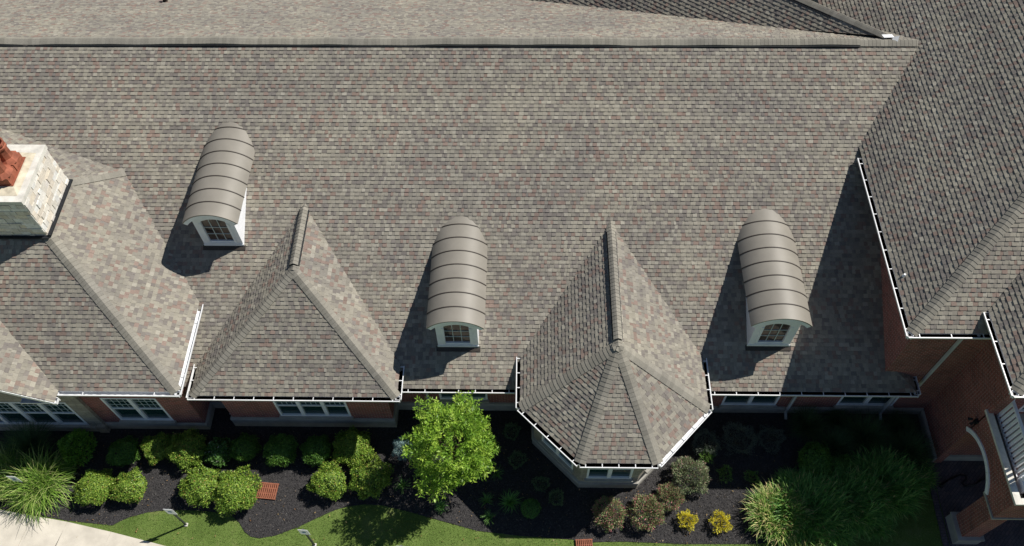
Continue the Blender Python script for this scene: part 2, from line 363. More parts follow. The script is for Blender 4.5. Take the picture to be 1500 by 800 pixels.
# wing D (stone gable at the far left)
dx = -15.6; dl = dx-3.9
slope('roof_slope', [[(dx,11.42),(dl,11.42),(dl,16.2),(dx,11.95)]], (-pA,0,zA+pA*dx), B, label='gable slope at the left edge')
slope('roof_slope', [[(dl-3.9,11.42),(dl,11.42),(dl,16.2),(dl-3.9,11.95)]], (pA,0,zA-pA*(dl-3.9)), B)
cap((dl,11.42,zA+pA*3.9),(dl,15.8,zA+pA*3.9),(pA,0),(-pA,0),B)
# tall wing C1 and C2
zc, pc = 7.06, .72; cx, cy = 11.95, 12.83
hipside([(cx,cy),(19.5,20.38),(19.5,36),(cx,36)], (pc,0,zc-pc*cx), 'dark west slope of the tall wing')
hipside([(cx,cy),(26,cy),(26,20.38),(19.5,20.38)], (0,pc,zc-pc*cy), 'front slope of the tall wing')
cap((cx,cy,zc),(19.5,20.38,zc+pc*7.55),(0,pc),(pc,0),B,w=.19)
z2, c2x, c2y = 7.5, 14.28, 10.65
hipside([(c2x,c2y),(c2x,13.4),(20.2,19.4),(20.2,16.57)], (pc,0,z2-pc*c2x), 'side slope above the balcony')
hipside([(c2x,c2y),(26,c2y),(26,16.57),(20.2,16.57)], (0,pc,z2-pc*c2y), 'front slope above the balcony')
cap((c2x,c2y,z2),(20.2,16.57,z2+pc*5.92),(0,pc),(pc,0),B,w=.19)
# rotated wing E behind the ridge
e0, e1 = Vector((13.25,24.28,8.86)), Vector((4.0,31.18,8.86)); ev = Vector((-.07,30.01,5.8))
pE = plane3(e0, e1, ev)
hipside([(13.35,24.2),(4.0,31.18),(-3,34),(-3,31.2),(-.07,29.7)], pE, 'slope of the angled wing behind the ridge')
dd = (e1-e0).normalized(); nn_ = Vector((-dd.y*-1, dd.x*-1, 0)); nn_ = Vector((dd.y, -dd.x, 0)); nn_ = nn_ if nn_.y > 0 else -nn_
g_ = math.hypot(pE[0], pE[1]); er = e0+nn_*4-Vector((0,0,4*g_)); pE2 = plane3(e0, e1, er)
hipside([(13.35,24.2),(16.5,27.9),(8,35),(4.0,31.18)], pE2, 'far slope of the angled wing')
cap(e0, e1, tuple(.75*q for q in pE[:2]), tuple(.75*q for q in pE2[:2]), B, w=.19, lift=.012, step=.3)
ridge_vent(e0+dd*2.2-Vector((0,0,.03)), e1-Vector((0,0,.03)), g_*.8, w=.2, h=.015)
mb = MB(); mb.obox((13.2,23.8,8.62),(.22,0,.06),(.12,.3,.28),(0,0,.03)); mb.obox((13.0,24.08,8.9),(.4,.05,-.03),(-.06,.16,0),(0,0,.02)); mb.build('ridge_flashing', M['gutter'], B)
# valley metal strips
def valley(p, q, w=.05):
    mb = MB(); mb.bar(p, q, w, .02); return mb.build('valley_flashing', M['black'], B)
valley(Vector((13.0,24.75,8.46)), Vector((-.07,30.0,5.84)), .08)

# gutters ------------------------------------------------------------
def gutter(p0, p1, out, shade_sheet=True, z=None, strap=.62, off=.08, ret=True):
    """p0,p1: shingle edge; out: outward unit normal"""
    p0, p1 = Vector(p0), Vector(p1); L = p1-p0; d = L.normalized(); o_ = Vector(out).normalized(); dn = Vector((0,0,-1))
    b0 = -.03; w = .15; mb = MB()
    prof = [(b0,.07),(b0+.006,.07),(b0+.006,.16),(w-.03,.16),(w-.004,.06),(w-.02,.055),(w-.02,.045),(w+.012,.045),(w+.012,.07),(w,.13),(w-.03,.175),(b0,.175)]
    a = [p0+o_*x+dn*y for x, y in prof]; b_ = [p1+o_*x+dn*y for x, y in prof]; n = len(prof)
    mb.mesh(a+b_, [(i, (i+1)%n, n+(i+1)%n, n+i) for i in range(n)])
    for pp in (p0, p1): mb.obox(pp+o_*b0+dn*.175-d*.004, d*.008, o_*(w-b0), -dn*.115)
    if shade_sheet: mb.mesh([p0+o_*(b0+.01)+dn*.125, p1+o_*(b0+.01)+dn*.125, p1+o_*(w-.028)+dn*.125, p0+o_*(w-.028)+dn*.125], [(0,1,2,3),(3,2,1,0)], 1)  # dark sheet in the trough paints its shade; left out of sunlit runs
    # fascia board behind
    mb.obox(p0+o_*(b0-.03)+dn*.26, d*L.length, o_*.026, -dn*.22, 0)
    g = mb.build('gutter', [M['gutter'], M['shade_sheet']], B)
    k = max(1, int(L.length/strap)); st = None
    for i in range(k+1):
        c = p0+d*(L.length*(i+.35)/(k+.7))
        if st is None:
            m2 = MB(); m2.obox(-d*.014+o_*(b0+.02)+dn*.055, d*.028, o_*(w-b0-.03), -dn*.012); st = m2.build('gutter_strap', M['gutter'], g, c)
        else:
            s2 = st.copy(); S.collection.objects.link(s2); s2.parent = g; s2.location = c
    return g
ze = .03
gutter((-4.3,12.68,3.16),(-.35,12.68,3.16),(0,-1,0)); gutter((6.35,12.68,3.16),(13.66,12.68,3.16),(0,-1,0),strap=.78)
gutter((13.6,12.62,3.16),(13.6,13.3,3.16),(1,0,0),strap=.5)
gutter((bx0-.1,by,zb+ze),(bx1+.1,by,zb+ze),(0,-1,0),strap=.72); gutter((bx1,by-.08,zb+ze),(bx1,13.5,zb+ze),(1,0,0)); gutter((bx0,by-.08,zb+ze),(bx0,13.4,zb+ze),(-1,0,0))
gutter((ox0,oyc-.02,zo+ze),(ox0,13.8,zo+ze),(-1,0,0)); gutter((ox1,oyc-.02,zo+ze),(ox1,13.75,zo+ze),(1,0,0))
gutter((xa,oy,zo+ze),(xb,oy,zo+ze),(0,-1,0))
n45 = Vector((-(oyc-oy), -(xa-ox0), 0)).normalized()
gutter((ox0,oyc,zo+ze),(xa,oy,zo+ze),n45); gutter((ox1,oyc,zo+ze),(xb,oy,zo+ze),(-n45.x,n45.y,0),shade_sheet=False)
gutter((-15.6,ay,zA+ze),(ax+.1,ay,zA+ze),(0,-1,0),shade_sheet=False,strap=2.9); gutter((ax,ay-.1,zA+ze),(ax,15.3,zA+ze),(1,0,0),shade_sheet=False,strap=3)
gutter((dx-1.15,11.55,zA+ze),(dx+.05,11.55,zA+ze),(0,-1,0),shade_sheet=False,strap=2)
gutter((cx,cy-.1,zc+ze),(cx,19.95,zc+ze),(-1,0,0),strap=.8); gutter((cx-.1,cy,zc+ze),(14.5,cy,zc+ze),(0,-1,0),strap=.9)
gutter((c2x,c2y-.1,z2+ze),(c2x,13.35,z2+ze),(-1,0,0),strap=.8); gutter((c2x-.1,c2y,z2+ze),(26,c2y,z2+ze),(0,-1,0),strap=.8)

# soffits --------------------------------------------------------------
def soffit(pts, z):
    mb = MB(); mb.poly([(x,y,z) for x,y in pts]); mb.poly([(x,y,z+.02) for x,y in pts][::-1]); return mb.build('soffit', M['white'], B)
soffit([(-4.9,12.7),(0,12.7),(0,13.4),(-4.9,13.4)],2.93); soffit([(5.7,12.7),(13.57,12.7),(13.57,13.4),(5.7,13.4)],2.93)
soffit([(bx0+.02,by+.02),(bx1-.02,by+.02),(bx1-.02,13.4),(bx0+.02,13.4)],zb-.2)
soffit([(ox0+.02,oyc),(xa,oy+.02),(xb,oy+.02),(ox1-.02,oyc),(ox1-.02,13.7),(ox0+.02,13.7)],zo-.2)
soffit([(-26,ay+.02),(ax-.02,ay+.02),(ax-.02,15.2),(-26,15.2)],zA-.2)
soffit([(cx+.02,cy+.02),(14.9,cy+.02),(14.9,13.4),(12.7,13.4),(12.7,20),(cx+.02,20)][:3]+[(14.9,20),(cx+.02,20)],zc-.2)
soffit([(c2x+.02,c2y+.02),(26,c2y+.02),(26,13.4),(c2x+.02,13.4)],z2-.2)

# walls -----------------------------------------------------------------
def wall(p, q, z0, z1, mat, holes=(), name='wall', depth=.12, label=None):
    """vertical wall from p to q (outward side on the right hand of p->q seen from above), rectangular openings (s0,s1,za,zb)"""
    p, q = Vector((*p,0)), Vector((*q,0)); L = (q-p).length; d = (q-p).normalized(); inn = Vector((-d.y, d.x, 0))
    ss = sorted({0, L, *[h[0] for h in holes], *[h[1] for h in holes]}); zz = sorted({z0, z1, *[h[2] for h in holes], *[h[3] for h in holes]}); mb = MB()
    PT = lambda s_, z, k=0: tuple(p+d*s_+inn*k+Vector((0,0,z)))
    u0 = p.x*abs(d.x)+p.y*abs(d.y)
    for i in range(len(ss)-1):
        for j in range(len(zz)-1):
            a, b_, c, e = ss[i], ss[i+1], zz[j], zz[j+1]; mx, mz = (a+b_)/2, (c+e)/2
            if any(h[0] < mx < h[1] and h[2] < mz < h[3] for h in holes): continue
            mb.poly([PT(a,c),PT(b_,c),PT(b_,e),PT(a,e)],0,None,[(a+u0,c),(b_+u0,c),(b_+u0,e),(a+u0,e)])
    for a, b_, c, e in holes:
        for P_, Q_ in (((a,c),(b_,c)),((b_,c),(b_,e)),((b_,e),(a,e)),((a,e),(a,c))):
            mb.poly([PT(*P_),PT(*P_,depth),PT(*Q_,depth),PT(*Q_)],0,None,[(P_[0]+u0,P_[1]),(P_[0]+u0+depth,P_[1]),(Q_[0]+u0+depth,Q_[1]),(Q_[0]+u0,Q_[1])])
    mb.poly([PT(0,z0,.3),PT(0,z1,.3),PT(L,z1,.3),PT(L,z0,.3)],0,None,[(0,0)]*4)
    mb.poly([PT(0,z1),PT(L,z1),PT(L,z1,.3),PT(0,z1,.3)]); mb.poly([PT(.004,z0,.004),PT(.004,z1,.004),PT(.004,z1,.3),PT(.004,z0,.3)],0,None,[(0,z0),(0,z1),(.3,z1),(.3,z0)]); mb.poly([PT(L-.004,z0,.3),PT(L-.004,z1,.3),PT(L-.004,z1,.004),PT(L-.004,z0,.004)],0,None,[(.3,z0),(.3,z1),(0,z1),(0,z0)])
    o = mb.build(name, mat, B)
    if label: o['label'] = label
    return o
def window(p, d, z0, z1, n, wd, cols=3, rows=2, depth=.085, sill=True):
    """n double-hung sashes of width wd from p along d (outward on the right hand)"""
    d = Vector((*d,0)).normalized(); p = Vector((*p,0)); inn = Vector((-d.y, d.x, 0)); up = Vector((0,0,1)); W_ = n*wd
    e = empty('window', p+up*z0, B); H = z1-z0; fr = MB(); gl = MB(); mu = MB()
    ob = lambda m_, s0, s1, a, b_, k0, k1: m_.obox(d*s0+up*a+inn*k0, d*(s1-s0), inn*(k1-k0), up*(b_-a))
    f = .075
    ob(fr,0,W_,0,f,-.015,depth); ob(fr,0,W_,H-f,H,-.015,depth); 
    for i in range(n+1):
        c = i*wd; a0 = 0 if i == 0 else c-.07; a1 = W_ if i == n else c+.07
        if i == 0: a1 = f
        if i == n: a0 = W_-f
        ob(fr,a0,a1,f,H-f,-.015,depth)
    mid = H*.5
    for i in range(n):
        a0 = (f if i == 0 else i*wd+.07); a1 = (W_-f if i == n-1 else (i+1)*wd-.07)
        ob(fr,a0,a1,mid-.025,mid+.025,.01,depth)
        ob(gl,a0,a1,f,H-f,.055,.075)
        for k in range(1, cols+1): x = a0+(a1-a0)*k/(cols+1); ob(mu,x-.009,x+.009,mid+.025,H-f,.045,.054)
        for k in range(1, rows+1): z = mid+(H-f-mid)*k/(rows+1); ob(mu,a0,a1,z-.009,z+.009,.043,.053)
    fr.build('frame', M['white'], e); gl.build('pane', M['glass'], e); mu.build('muntin', M['muntin'], e)
    if sill:
        s_ = MB(); s_.obox(-d*.06+up*-.13-inn*.12, d*(W_+.12), inn*.15, up*.125); s_.build('sill', M['lime'], e)
    return e
def base(p, q, z1=.55, k=.07, z0=-.05, name='stone_base', mi='lime', ex=.07):
    p, q = Vector((*p,0)), Vector((*q,0)); d = (q-p).normalized(); out = Vector((d.y,-d.x,0)); L = (q-p).length; mb = MB(); s = 0
    while s < L+ex*2-.01:
        w_ = min(.95, L+2*ex-s); jo = random.uniform(-.002,.002)
        a = p-d*ex+d*s+out*(-.01)+Vector((0,0,z0)); mb.obox(a, d*(w_-.006), out*(k+.01+jo), Vector((0,0,z1-z0-.1)))
        mb.mesh([a+Vector((0,0,z1-z0-.094)), a+d*(w_-.006)+Vector((0,0,z1-z0-.094)), a+d*(w_-.006)+out*(k+.035)+Vector((0,0,z1-z0-.094)), a+out*(k+.035)+Vector((0,0,z1-z0-.094)),
                 a+Vector((0,0,z1-z0)), a+d*(w_-.006)+Vector((0,0,z1-z0)), a+d*(w_-.006)+out*(k+.01)+Vector((0,0,z1-z0-.02)), a+out*(k+.01)+Vector((0,0,z1-z0-.02))],
                [(0,3,2,1),(4,5,6,7),(0,1,5,4),(1,2,6,5),(2,3,7,6),(3,0,4,7)])
        s += w_
    return mb.build(name, M[mi], B)
yw = 13.3
x0 = -12.05
wall((x0,yw),(15.06,yw),0,3.3,M['brick'],[(-3.2-x0,-1.4-x0,.9,2.55),(7.4-x0,9.45-x0,.6,2.5),(11.7-x0,13.8-x0,.65,2.5)])
window((-3.2,yw),(1,0),.9,2.55,2,.9); window((7.4,yw),(1,0),.6,2.5,2,1.025); window((11.7,yw),(1,0),.65,2.5,2,1.05)
wall((12.55,yw),(15.06,yw),3.3,7.0,M['brick'],label='upper brick wall under the tall wing eave')
base((-4.85,yw),(.35,yw),.62); base((5.7,yw),(15.0,yw),.46); base((-12.0,yw),(-11.05,yw),.5)
# B walls
wall((-10.98,12.57),(-4.93,12.57),0,3.4,M['brick'],[(1.88,4.52,.9,2.6)]); window((-9.1,12.57),(1,0),.9,2.6,3,.88)
wall((-4.93,12.57),(-4.93,13.3),0,3.4,M['brick']); wall((-10.98,13.3),(-10.98,12.57),0,3.4,M['brick'])
base((-10.98,12.57),(-4.93,12.57),.72); base((-4.93,12.57),(-4.93,13.25),.72,ex=0); base((-10.98,13.25),(-10.98,12.57),.72,ex=0)
# A walls
wall((-15.86,12.42),(-12.05,12.42),0,4.35,M['brick'],[(.71,2.71,.72,2.66)]); window((-15.15,12.42),(1,0),.72,2.66,2,1.0)
wall((-12.05,12.42),(-12.05,15.3),0,4.35,M['brick']); base((-15.86,12.42),(-12.05,12.42),.5); base((-12.05,12.42),(-12.05,13.25),.5,ex=0)
# D stone wall with window bank
wall((-24,12.3),(-15.86,12.3),0,4.4,M['stone'],[(24-20.5,24-16.42+0,.5,2.5)],label='limestone wall at the left edge')
wall((-15.86,12.3),(-15.86,12.42),0,4.4,M['stone'])
mb = MB(); gx0, gx1 = -23.2, -15.7; mb.poly([(gx0,12.295,4.3),(gx1,12.295,4.3),(dl,12.295,4.3+pA*3.7)],0,None,[(gx0,4.3),(gx1,4.3),(dl,7)]); mb.build('gable_wall', M['stone'], B)
window((-20.5,12.3),(1,0),.5,2.5,4,1.02); base((-24,12.3),(-15.9,12.3),.42)
mb = MB(); mb.box(-16.15,-15.8,12.18,12.32,0,.52,0,None); mb.build('stone_plinth', M['stone'], B)
# D rake boards
mb = MB(); mb.obox((dx,11.4,zA-.2),(-3.9,0,pA*3.9),(0,.03,0),(0,0,.17)); mb.obox((dl-3.9,11.4,zA-.2),(3.9,0,pA*3.9),(0,.03,0),(0,0,.17)); mb.build('rake_board', M['gutter'], B)
# octagon walls (limestone) 
OW = [(.35,13.3),(.35,11.95),(1.98,10.3),(4.05,10.3),(5.7,11.95),(5.7,13.3)]
wl = [(Vector(OW[i]), Vector(OW[i+1])) for i in range(5)]
for i, (a, b_) in enumerate(wl):
    L = (b_-a).length; d = (b_-a).normalized(); hs = []
    if i == 2: hs = [(.22,1.82,.85,2.6)]
    if i in (1, 3): hs = [(.4,1.96,.98,2.6)]
    wall(a, b_, 0, 3.5, M['stone'], hs, label='limestone wall of the eight sided wing')
    for h in hs: window(a+d*h[0], d, h[2], h[3], 2, (h[1]-h[0])/2)
    base(a, b_, .5, ex=.03)
# C1 left wall, C2 / balcony walls
wall((12.55,26),(12.55,yw),2.9,6.95,M['brick'],label='brick side wall rising beside the main roof')
wall((15.06,13.3),(15.06,11.3),0,7.35,M['brick'],label='tall brick wall in the inner corner'); base((15.06,13.2),(15.06,11.3),.46,ex=0)
wall((15.3,11.45),(26,11.45),0,7.35,M['brick'],[(.75,3.4,4.35,6.6)]); base((15.06,11.45),(26,11.45),.46,ex=0)
window((16.05,11.45),(1,0),4.35,6.6,3,.88,sill=False)
# porch side wall with arched opening
oy0, oy1, zs, R_ = 9.2, 11.35, 2.95, 1.075; yc = (oy0+oy1)/2; mb = MB(); zt = 4.42; xo, xi = 15.06, 15.46
ARCH_TOP = 3.5; RS = 1.326; TH = math.asin(R_/RS); ZC = ARCH_TOP-RS
arc = [(yc+RS*math.sin(t_), ZC+RS*math.cos(t_)) for t_ in [-TH+2*TH*i/28 for i in range(29)]]
def q2(p, q, x, rev):
    pass
for i in range(28):
    (y0, z0), (y1, z1) = arc[i], arc[i+1]
    for x, rv in ((xo, True), (xi, False)):
        pts = [(x,y0,z0),(x,y1,z1),(x,y1,zt),(x,y0,zt)]; uv = [(p[1],p[2]) for p in pts]
        mb.poly(pts[::-1] if rv else pts,0,None,uv[::-1] if rv else uv)
    mb.poly([(xo,y0,z0),(xo,y1,z1),(xi,y1,z1),(xi,y0,z0)],0,None,[(y0,0),(y1,0),(y1,.4),(y0,.4)])
for x in (xo, xi): mb.poly([(x,8.38,zs),(x,oy0,zs),(x,oy0,zt),(x,8.38,zt)],0,None,[(8.38,zs),(oy0,zs),(oy0,zt),(8.38,zt)])
mb.poly([(xo,8.38,zs),(xi,8.38,zs),(xi,8.38,zt),(xo,8.38,zt)],0,None,[(xo,zs),(xi,zs),(xi,zt),(xo,zt)])
mb.box(xi,26,8.38,8.78,zs,zt,0,None); mb.build('porch_wall', M['brick'], B)
mb = MB(); mb.box(15.09,15.72,8.43,9.18,0,zs-.002,0,None); mb.build('porch_pier', M['brick'], B)
mb = MB(); mb.box(14.98,15.82,8.33,9.27,-.02,.52); mb.box(14.95,15.85,8.30,9.30,.523,.60); mb.build('pier_base', M['lime'], B)
mb = MB()
mb.box(15.02,15.8,8.34,9.24,2.86,zs-.004); mb.box(15.803,26,8.34,8.82,2.86,zs-.004); mb.build('impost_band', M['lime'], B)
# arch trim: voussoir blocks
tm = MB(); nb = 11
for i in range(nb):
    a0, a1 = -TH+2*TH*i/nb+.003, -TH+2*TH*(i+1)/nb-.003; seg = [a0+(a1-a0)*k/3 for k in range(4)]
    vs = []
    for t_ in seg:
        for r_ in (RS-.01, RS+.15):
            for x in (xo-.045, xo+.12): vs.append((x, yc+r_*math.sin(t_), ZC+r_*math.cos(t_)))
    fs = []
    for k in range(3):
        o_ = 4*k; fs += [(o_,o_+4,o_+6,o_+2),(o_+2,o_+6,o_+7,o_+3),(o_,o_+1,o_+5,o_+4)]
    fs += [(0,2,3,1),(12,13,15,14)]; tm.mesh(vs, fs)
tm.build('arch_trim', M['white'], B)
mb = MB(); mb.box(14.99,15.2,8.3,11.44,zt+.002,zt+.1); mb.box(15.203,26,8.3,8.5,zt+.002,zt+.1); mb.build('balcony_ledge', M['cap'], B)
mb = MB(); mb.box(15.21,26,8.51,11.44,4.12,4.2); mb.build('balcony_deck', M['lime'], B)
mb = MB(); mb.box(15.35,15.75,8.72,9.12,4.2,4.62); mb.build('balcony_corner_block', M['white'], B)
rl = empty('balcony_railing', (15.42,9.05,4.2), B)
mb = MB(); mb.box(-.05,.05,0,2.4,1.15,1.21); mb.box(-.03,.03,0,2.4,.1,.15); mb.box(0,10,-.05,.05,1.15,1.21); mb.box(0,10,-.03,.03,.1,.15); mb.box(-.06,.06,-.06,.06,0,1.27); mb.box(-.05,.05,2.3,2.4,0,1.25)
mb.build('rail', M['white'], rl)
bl = None
for i in range(13):
    l = (0, .15+i*.172, .15)
    if bl is None: mb = MB(); mb.box(-.035,.035,-.035,.035,0,1.0); bl = mb.build('baluster', M['white'], rl, l)
    else: c_ = bl.copy(); S.collection.objects.link(c_); c_.parent = rl; c_.location = l
for i in range(1, 16): c_ = bl.copy(); S.collection.objects.link(c_); c_.parent = rl; c_.location = (i*.172, 0, .15)
lp = empty('wall_lamp', (15.0,11.36,3.72), B)
mb = MB(); mb.box(-.02,.06,-.07,.07,-.09,.09); mb.tube([(0,0,0),(-.1,0,.03)],.02); mb.tube([(-.1,-.06,.06),(-.2,-.1,-.03)],[.035,.06],8); mb.tube([(-.1,.06,.06),(-.2,.1,-.03)],[.035,.06],8); mb.build('lamp_housing', M['black'], lp)
# downspouts
def spout(pts, w=.085):
    mb = MB()
    for a, b_ in zip(pts[:-1], pts[1:]): mb.bar(a, b_, w, w)
    for c in pts[1:-1]: c = Vector(c); mb.box(c.x-w*.52,c.x+w*.52,c.y-w*.52,c.y+w*.52,c.z-w*.52,c.z+w*.52)
    return mb.build('downspout', M['spout'], B)
for x, zz in ((-3.62,3.0),(9.92,3.0),(13.5,3.0)): spout([(x,12.75,zz),(x,13.2,2.75),(x,13.2,.22),(x,12.95,.08)])
spout([(-11.45,12.35,3.38),(-11.3,13.2,3.0),(-11.3,13.2,.2),(-11.3,12.95,.08)])
spout([(14.05,12.78,6.98),(14.05,13.22,6.6),(14.05,13.22,2.55)])
# back walls so the volume is closed
wall((26,33.5),(-26,33.5),0,5.3,M['brick'])

# dormers -------------------------------------------------------------------
def dormer(x, y, z, ww, hw, spring, rise, cxo=0, label=None):
    d = empty('dormer', (x, y, z), B); d['label'] = label
    r = (hw*hw+rise*rise)/(2*rise); cz = spring+rise-r; A0 = math.asin(hw/r)
    zf = lambda xx, rr=r: cz+math.sqrt(max(rr*rr-xx*xx, 0))
    nseg = 24; y0, y1 = -.17, 4.7; th = .045
    mb = MB(); an = [-A0+2*A0*i/nseg for i in range(nseg+1)]
    o_ = [(r*math.sin(a), cz+r*math.cos(a)) for a in an]; i_ = [((r-th)*math.sin(a), cz+(r-th)*math.cos(a)) for a in an]
    vs = [(x_+cxo, yy, z_) for yy in (y0, y1) for x_, z_ in o_+i_]; k = nseg+1
    fs = []
    for i in range(nseg):
        fs += [(i,i+1,2*k+i+1,2*k+i),(k+i+1,k+i,3*k+i,3*k+i+1),(i+1,i,k+i,k+i+1)]
    fs += [(0,2*k,3*k,k),(k-1,2*k-1,4*k-1,3*k-1)]
    mb.mesh(vs, fs); h = mb.build('hood', M['hood'], d)
    for p_ in h.data.polygons: p_.use_smooth = len(p_.vertices) == 4 and abs(p_.normal.y) < .3
    try: h.data.set_sharp_from_angle(angle=math.radians(35))
    except Exception: pass
    # shade smooth the barrel via many segments; seams
    sm = MB()
    for j in range(7):
        ys = y0+.57*(j+1)
        vs = []
        for yy in (ys-.018, ys+.018):
            for a in an: vs.append(((r+.018)*math.sin(a)+cxo, yy, cz+(r+.018)*math.cos(a)))
            for a in an: vs.append(((r-.01)*math.sin(a)+cxo, yy, cz+(r-.01)*math.cos(a)))
        fs = []
        for i in range(nseg): fs += [(i,i+1,2*k+i+1,2*k+i),(i+1,i,k+i,k+i+1),(2*k+i,2*k+i+1,3*k+i+1,3*k+i)]
        sm.mesh(vs, fs)
    sm.build('hood_seam', M['seam'], d)
    # white arched fascia under the hood edge
    fm = MB(); ra, rb = r-th-.001, r-th-.15
    vs = [(rr*math.sin(a)+cxo, yy, cz+rr*math.cos(a)) for yy in (y0+.01, y0+.05) for rr in (ra, rb) for a in an]
    fs = []
    for i in range(nseg): fs += [(i+1,i,k+i,k+i+1),(k+i+1,k+i,3*k+i,3*k+i+1),(2*k+i,2*k+i+1,3*k+i+1,3*k+i)]
    fs += [(0,2*k,3*k,k),(k-1,2*k-1,4*k-1,3*k-1)]
    fm.mesh(vs, fs); fm.build('arched_fascia', M['white'], d)
    # soffit
    # front wall around window
    wm = MB(); hx = .43; wz0 = .27; wt = lambda xx: 1.42+.13*(1-(xx/hx)**2); xs = [-ww, -hx]+[-hx+2*hx*i/10 for i in range(1, 10)]+[hx, ww]
    top = lambda xx: zf(xx-cxo, r-th-.004)
    F = lambda xx, zz, yy=0: (xx, yy, zz)
    for a, b_ in zip(xs[:-1], xs[1:]):
        if a < -hx+1e-6 and b_ <= -hx+1e-6 or a >= hx-1e-6: wm.poly([F(a,-.1),F(b_,-.1),F(b_,top(b_)),F(a,top(a))])
        else:
            wm.poly([F(a,-.1),F(b_,-.1),F(b_,wz0),F(a,wz0)]); wm.poly([F(a,wt(a)),F(b_,wt(b_)),F(b_,top(b_)),F(a,top(a))])
            wm.poly([F(a,wt(a)),F(a,wt(a),.07),F(b_,wt(b_),.07),F(b_,wt(b_))]); wm.poly([F(a,wz0),F(b_,wz0),F(b_,wz0,.07),F(a,wz0,.07)])
    for sx in (-1, 1):
        wm.poly([F(sx*hx,wz0),F(sx*hx,wz0,.07),F(sx*hx,wt(hx),.07),F(sx*hx,wt(hx))])
        zz = top(sx*ww); wm.poly([(sx*ww,0,-.1),(sx*ww,3.2,1.5),(sx*ww,3.2,zz-.005),(sx*ww,0,zz-.005)])
    # raised casing and bottom board
    wm.box(-ww-.02,ww+.02,-.025,-.002,-.02,.10)
    for sx in (-1, 1): wm.box(sx*(hx+.05)-.045,sx*(hx+.05)+.045,-.02,-.002,wz0-.06,1.3)
    wm.box(-hx-.095,hx+.095,-.03,-.002,wz0-.10,wz0-.062)
    wm.build('dormer_wall', M['white'], d)
    gm = MB(); ps = [(-hx+2*hx*i/10) for i in range(11)]; gm.poly([(-hx,.06,wz0),(hx,.06,wz0)]+[(p_,.06,wt(p_)) for p_ in ps[::-1]]); gm.build('pane', M['attic'], d)
    um = MB()
    for i in range(1, 3): xx = -hx+2*hx*i/3; um.box(xx-.011,xx+.011,.035,.055,wz0,wt(xx))
    for i in range(1, 3): zz = wz0+(1.42-wz0)*i/3; um.box(-hx,hx,.037,.057,zz-.011,zz+.011)
    um.build('muntin', M['muntin'], d)
    bm_ = MB(); bm_.obox((-ww-.06,-.16,-.075),(2*ww+.12,0,0),(0,.17,.085),(0,0,.02)); bm_.build('base_flashing', M['seam'], d)
dormer(-10.8,17.15,zM(17.15)+.02,.70,.965,1.53,.5,-.02,'left dormer with the taupe barrel hood')
dormer(-2.35,13.97,zM(13.97)+.02,.71,.985,1.58,.5,0,'middle dormer between the two pointed wings')
dormer(8.5,14.07,zM(14.07)+.02,.73,1.02,1.68,.5,.02,'right dormer beside the long shadow')

# chimney ---------------------------------------------------------------
ch = empty('chimney', (-17.02,17.2,6.0), B); X0, X1, Y0, Y1 = -18.2, -15.83, 16.05, 18.35
def L_(x, y, z): return (x+17.02, y-17.2, z-6.0)
mb = MB(); mb.box(*[v for v in (X0+.05+17.02, X1-.05+17.02, Y0+.05-17.2, Y1-.05-17.2, 0, 3.2)], col=(.3,.27,.2))
SC = [(.74,.70,.62),(.78,.75,.69),(.72,.65,.55),(.80,.79,.75),(.73,.68,.60),(.66,.62,.57),(.76,.68,.56)]
def stoneface(org, du, L, z0, z1, out):
    org, du, out = Vector(org), Vector(du), Vector(out); z = z0
    while z < z1-.02:
        h = min(random.choice((.10,.14,.19,.24)), z1-z); s = 0
        while s < L-.001:
            w_ = min(random.uniform(.16,.52), L-s)
            if L-s-w_ < .1: w_ = L-s
            k = random.uniform(.045,.085); j = lambda: random.uniform(.0,.012)
            c = random.choice(SC); f = random.uniform(.85,1.1)
            a = org+du*(s+.004+j())+Vector((0,0,z+.004+j()*.5)); mb.obox(a, du*(w_-.010-j()), out*k, Vector((0,0,h-.010)), 0, tuple(q*f for q in c)); s += w_
        z += h
stoneface(L_(X1-.05,Y0,5.9),(0,1,0),Y1-Y0,0,3.25,(1,0,0)); stoneface(L_(X0,Y0+.05,5.9),(1,0,0),X1-X0,0,3.25,(0,-1,0)); stoneface(L_(X0+.05,Y0,5.9),(0,1,0),Y1-Y0,0,3.25,(-1,0,0)); stoneface(L_(X0,Y1-.05,5.9),(1,0,0),X1-X0,0,3.25,(0,1,0))
mb.build('stone_shaft', M['stoneclad'], ch)
mb = MB(); a = L_(X0-.03,Y0-.05,9.2); b_ = L_(X1+.05,Y1+.03,9.36); mb.box(a[0],b_[0],a[1],b_[1],a[2],b_[2]); mb.build('cap_slab', M['cap'], ch)
mb = MB(); tp = [(-16.16,17.82),(-16.16,16.52),(-17.9,16.52),(-17.9,17.82)]; bt = [(-15.97,18.02),(-15.99,16.24),(-18.06,16.24),(-18.06,18.1)]
vs = [L_(x,y,9.42) for x,y in tp]+[L_(x,y,9.364) for x,y in bt]; mb.mesh(vs, [(0,1,2,3)[::-1]]+[(i,(i+1)%4,4+(i+1)%4,4+i) for i in range(4)]); mb.build('mortar_wash', M['mortar'], ch)
mb = MB(); a = L_(-17.85,16.58,9.4); b_ = L_(-16.2,17.78,9.45); mb.box(a[0],b_[0],a[1],b_[1],a[2],b_[2]); mb.build('clay_tray', M['terracotta'], ch)
pot = None
